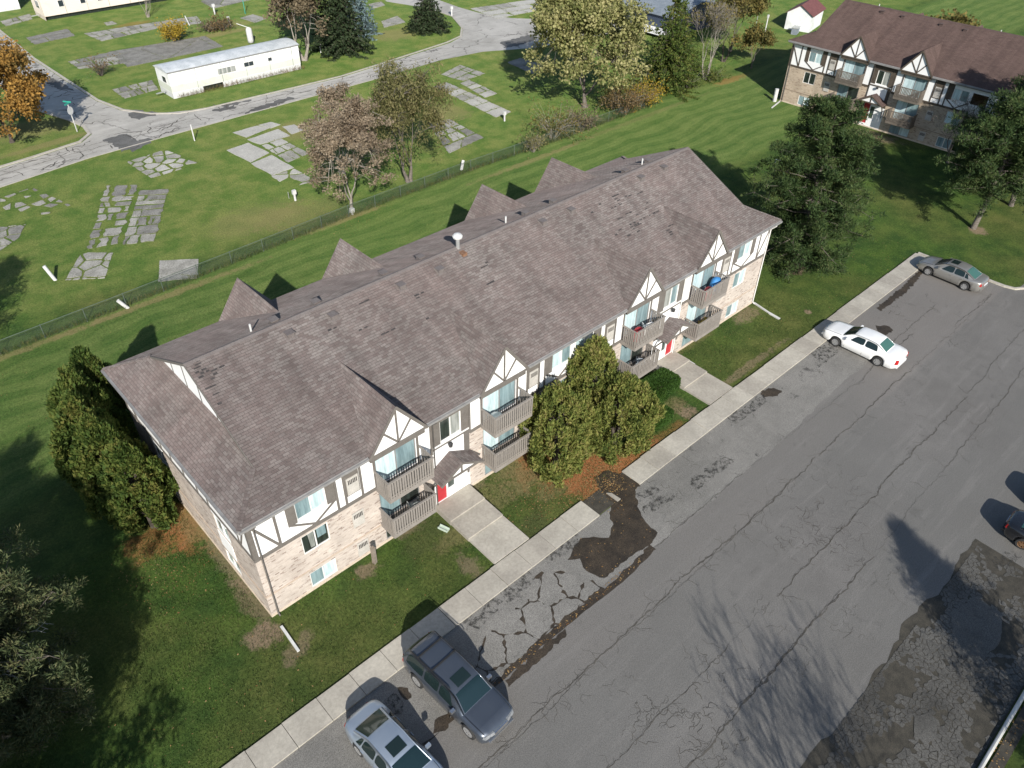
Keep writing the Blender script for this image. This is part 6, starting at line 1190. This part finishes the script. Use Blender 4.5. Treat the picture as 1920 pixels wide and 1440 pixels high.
p = at(703, 1055); ws = thing('wooden_stake', 'weathered wooden stake standing before the brick wall', 'stake', (p.x, p.y, 0), .2); MB().raw(bxv(-.09, .09, -.09, .09, -.1, 1.15), BF).build('stake', pm('grey_wood', (.17, .14, .11), (.26, .22, .18), 6., .9, fine=.3), ws)
p = at(832, 992); sb = thing('splash_block', 'small pale green splash block at the downspout by the near entrance walk', 'splash block', (p.x, p.y, 0), .3); MB().raw(bxv(-.13, .13, -.28, .28, 0, .07), BF).build('block', pm('pale_green_plastic', (.42, .50, .42), (.48, .56, .47), 4., .6), sb); MB().box(-.13, -.09, -.28, .28, .0705, .12).box(.09, .13, -.28, .28, .0705, .12).build('rim', MATS['pale_green_plastic'], sb)
# balcony furniture
def chair(label, x, y, z, rz, m):
    T = thing('patio_chair', label, 'chair', (x, y, z), rz); MB().box(-.24, .24, -.22, .22, .38, .42).build('seat', m, T); b = MB()
    for q in range(5): b.bar((-.2+q*.1, .22, .42), (-.22+q*.11, .34, .88), .05, .025, (0, 1, 0))
    b.tube([(-.26, .35, .84), (-.13, .37, .93), (0, .375, .95), (.13, .37, .93), (.26, .35, .84)], .03, 6); b.build('backrest', m, T)
    for (a, c) in ((-1, -1), (1, -1), (-1, 1), (1, 1)): MB().bar((a*.22, c*.2, .38), (a*.26, c*.24, 0), .04, .04, (0, 1, 0)).build('leg', m, T)
    for a in (-1, 1): MB().tube([(a*.26, -.24, .38), (a*.28, -.22, .6), (a*.28, .28, .62)], .025, 5).build('armrest', m, T)
M_PLAS = pm('white_plastic', (.78, .78, .77), (.84, .84, .83), 3., .5); M_BLUEC = pm('blue_cover', (.03, .17, .42), (.05, .24, .55), 3., .6, .3, .03); M_REDC = pm('red_cover', (.35, .02, .03), (.45, .03, .04), 4., .6, .3, .02)
chair('white plastic chair on the upper balcony over the far entrance', 25.35, -.55, 4.09, 2.6, M_PLAS); chair('grey blue folding chair on the lower balcony left of the far entrance', 25.1, -.6, 1.61, 2.2, pm('grey_blue_metal', (.20, .24, .28), (.28, .32, .36), 4., .5)); chair('dark chair on the near lower balcony', 7.9, -.5, 1.61, 2.9, M_CURT)
def cover(name, label, cat, x, y, z, w, d, h, m, seed):
    T = thing(name, label, cat, (x, y, z)); rng = np.random.default_rng(seed); prof = [(.5, 0), (.52, .25), (.5, .5), (.46, .75), (.34, .93), (.12, 1.)]; mb = MB(); v = []; f = []; n = 14
    for r_, zz in prof:
        for q in range(n): a = 6.283*q/n; k = 1+rng.normal()*.04; v.append((math.cos(a)*r_*w*k, math.sin(a)*r_*d*k, zz*h))
    for i in range(len(prof)-1):
        for q in range(n): f.append((i*n+q, i*n+(q+1) % n, (i+1)*n+(q+1) % n, (i+1)*n+q))
    f.append(tuple(range((len(prof)-1)*n, len(prof)*n))); mk('fabric', v, f, m, T, smooth=True); mb.lathe([(.5, .0), (.5, .03)], (0, 0, 0), 14); MB().box(-w*.3, w*.3, -d*.3, d*.3, .0, .04).build('base', M_DARKIN, T)
cover('covered_grill', 'blue covered grill on the upper balcony at the right end', 'grill', 32.1, -.55, 4.09, .8, .65, 1.02, M_BLUEC, 3); cover('red_bin', 'red covered bin left of the blue grill on the upper balcony', 'bin', 31.0, -.75, 4.09, .8, .5, .85, M_REDC, 4); cover('red_bin', 'red covered seat beside the white chair on the upper balcony', 'bin', 24.4, -.6, 4.09, .75, .55, .8, M_REDC, 5)
pl = thing('planter_box', 'planter with yellow flowers on the lower balcony right of the far entrance', 'planter', (31.2, -.75, 1.61)); MB().box(-.45, .45, -.15, .15, 0, .55).build('box', M_DARKIN, pl); _r2 = np.random.default_rng(9); leafmesh('flowers', _r2.uniform((-.45, -.15, .55), (.45, .15, .8), (220, 3)), _r2.normal(size=(220, 3)), .03, .05, L_GOLD, pl, _r2)
tb = thing('patio_table', 'small round glass table on the second upper balcony', 'table', (13.25, -.6, 4.09)); MB().lathe([(.32, .62), (.32, .65)], (0, 0, 0), 16).build('table_top', M_METAL, tb)
for q in range(3): a = q*2.094; MB().tube([(math.cos(a)*.25, math.sin(a)*.25, .62), (math.cos(a)*.28, math.sin(a)*.28, 0)], .015, 5).build('leg', M_METAL, tb)
# far picnic gear beside shed
p = at(1490, 63); ub = thing('storage_bin', 'grey blue storage bin beside the white shed', 'bin', (p.x, p.y, 0), .3); MB().box(-.7, .7, -.4, .4, 0, .8).build('bin_body', M_HROOF, ub); MB().box(-.74, .74, -.44, .44, .802, .9).build('lid', M_CURT, ub)
# ---------------------------------------------------------------- fallen leaves and weeds
M_FALL = leaf_material('fallen_leaves', [(.15, .075, .03), (.24, .135, .05), (.34, .24, .11), (.22, .10, .04)], .1)
def litter(name, m, specs, size, seed):
    rng = np.random.default_rng(seed); C_ = []
    for (poly, n, z, gauss) in specs:
        if gauss: c = np.array(poly); q = rng.normal(size=(n, 2))*np.array(gauss)+c
        else: xs_ = [p[0] for p in poly]; ys_ = [p[1] for p in poly]; q = rng.uniform((min(xs_), min(ys_)), (max(xs_), max(ys_)), (n, 2)); q = np.array([p for p in q if inside(p, poly)])
        C_.append(np.hstack([q, np.full((len(q), 1), z)+rng.random((len(q), 1))*.01]))
    c = np.vstack(C_); d = rng.normal(size=c.shape); d[:, 2] *= .18; N = len(c); dd = unit(d); s_ = unit(np.cross(dd, np.array([0, 0, 1.])+rng.normal(size=c.shape)*.25)); h = size*rng.uniform(.6, 1.4, (N, 1)); v = np.stack([c-dd*h, c+s_*h*.6, c+dd*h, c-s_*h*.6], 1).reshape(-1, 3); v[:, 2] = np.maximum(v[:, 2], np.repeat(c[:, 2], 4)-.004)
    tag(mk(name, v.tolist(), [(4*i, 4*i+1, 4*i+2, 4*i+3) for i in range(N)], m), 'dry fallen leaves scattered over lawns and gutter mud', 'leaves', None, 'stuff')
pudw = [tuple(q) for q in pud]
litter('fallen_leaves', M_FALL, [(pudw, 150, .02, None), ([(3, -9.15), (15, -9.1), (15, -9.45), (3, -9.45)], 200, .02, None), ([(-12, -4.6), (55, -4.6), (55, 0), (-12, 0)], 260, .015, None), ([(-12, 0), (0, 0), (0, -4.6), (-12, -4.6)], 60, .015, None), ([(-10, 14.5), (75, 14.5), (75, 30), (-10, 30)], 600, .015, None), ((17.0, -4.6), 700, .02, (1.0, .5)), ((17.6, -5.0), 320, .046, (.5, .5)), ((15.5, -3.2), 700, .015, (1.6, .7)), ((18.3, -3.6), 500, .015, (1.2, .6)), ([(40, -4), (75, -4), (75, 14), (40, 14)], 260, .015, None), ((25, 31), 500, .015, (3, 1.6)), ((-2.6, 5.5), 260, .015, (1.2, 1.4)), ([(-6, -24.9), (26, -24.9), (26, -25.4), (-6, -25.4)], 700, .07, None)], .038, 77)
rngw = np.random.default_rng(5)
def tufts(name, label, pts, n_each, h, m, seed, spread=.12):
    rng = np.random.default_rng(seed); P_ = np.repeat(np.array(pts), n_each, 0); c = P_+rng.normal(size=P_.shape)*np.array([spread, spread, 0]); hh = h*rng.uniform(.5, 1.4, len(c)); c[:, 2] = hh; d = rng.normal(size=c.shape)*.35+np.array([0, 0, 1]); o = leafmesh(name, c, d, .012+.0*hh, hh, m, None, rng); tag(o, label, 'grass', None, 'stuff')
M_GRB = leaf_material('long_grass', [(.04, .075, .016), (.075, .11, .025), (.13, .13, .045), (.22, .18, .09)], .3)
tufts('long_grass', 'unmown grass along the foot of the chain link fence', [(*fpos(s_), 0) for s_ in np.arange(0, FLn, .13)], 9, .22, M_GRB, 21, .16)
tufts('weeds', 'tall weeds growing along the skirting of the white mobile home', [(x_, 66.6, 0) for x_ in np.arange(26.2, 42.2, .12)], 6, .28, leaf_material('dry_weeds', [(.09, .08, .03), (.17, .12, .055), (.26, .17, .09)], .3), 22, .14)

p = at(1441, 372); lp = thing('lamp_post', 'grey lamp post with white globe among the branches of the dense pine', 'lamp post', (p.x, p.y, 0)); MB().tube([(0, 0, 0), (0, 0, 3.2)], .05, 8).build('pole', M_LAMPD, lp); MB().lathe([(.05, 0), (.2, .08), (.26, .24), (.2, .42), (.05, .5)], (0, 0, 3.2), 14).build('globe', M_PLAS, lp, smooth=True)

def turf(seed, n, x0, x1, y0, y1, h=.05):
    rng = np.random.default_rng(seed); c = np.stack([rng.uniform(x0, x1, n), rng.uniform(y0, y1, n), np.zeros(n)], 1)
    k = np.sin(c[:, 0]*1.7+np.sin(c[:, 1]*2.3))*np.cos(c[:, 1]*1.9+c[:, 0]*.6)+rng.normal(size=n)*.6; c = c[k > -.5]
    for (a, b, e, f) in ((9.3, 11.9, -4.8, 0), (26.9, 29.6, -4.8, 0), (-.3, 39.2, -.05, 14)): c = c[~((c[:, 0] > a) & (c[:, 0] < b) & (c[:, 1] > e) & (c[:, 1] < f))]
    hh = h*rng.uniform(.4, 1.5, len(c)); c[:, 2] = hh*.8; return c, rng.normal(size=c.shape)*.55+np.array([0, 0, 1]), hh
tc = [turf(i, *a) for i, a in enumerate([(34000, -12, 40, -4.7, -.1), (26000, -12, -.1, -.1, 9), (16000, 39, 56, -4.7, 12), (22000, -4, 42, 14.5, 29)])]
M_TURF = leaf_material('turf_blades', [(.030, .058, .014), (.052, .088, .021), (.085, .120, .034), (.15, .145, .06)], .3, ns=.6)
_c = np.vstack([q[0] for q in tc]); _d = np.vstack([q[1] for q in tc]); _h = np.concatenate([q[2] for q in tc]); tag(leafmesh('turf_blades', _c, _d, .012+_h*0, _h, M_TURF, None, np.random.default_rng(3)), 'short grass blades and weeds standing in the lawns', 'grass', None, 'stuff')

tufts('pad_weeds', 'grass tufts creeping over the joints of the old concrete pads', PADV, 5, .055, M_GRB, 23, .13)
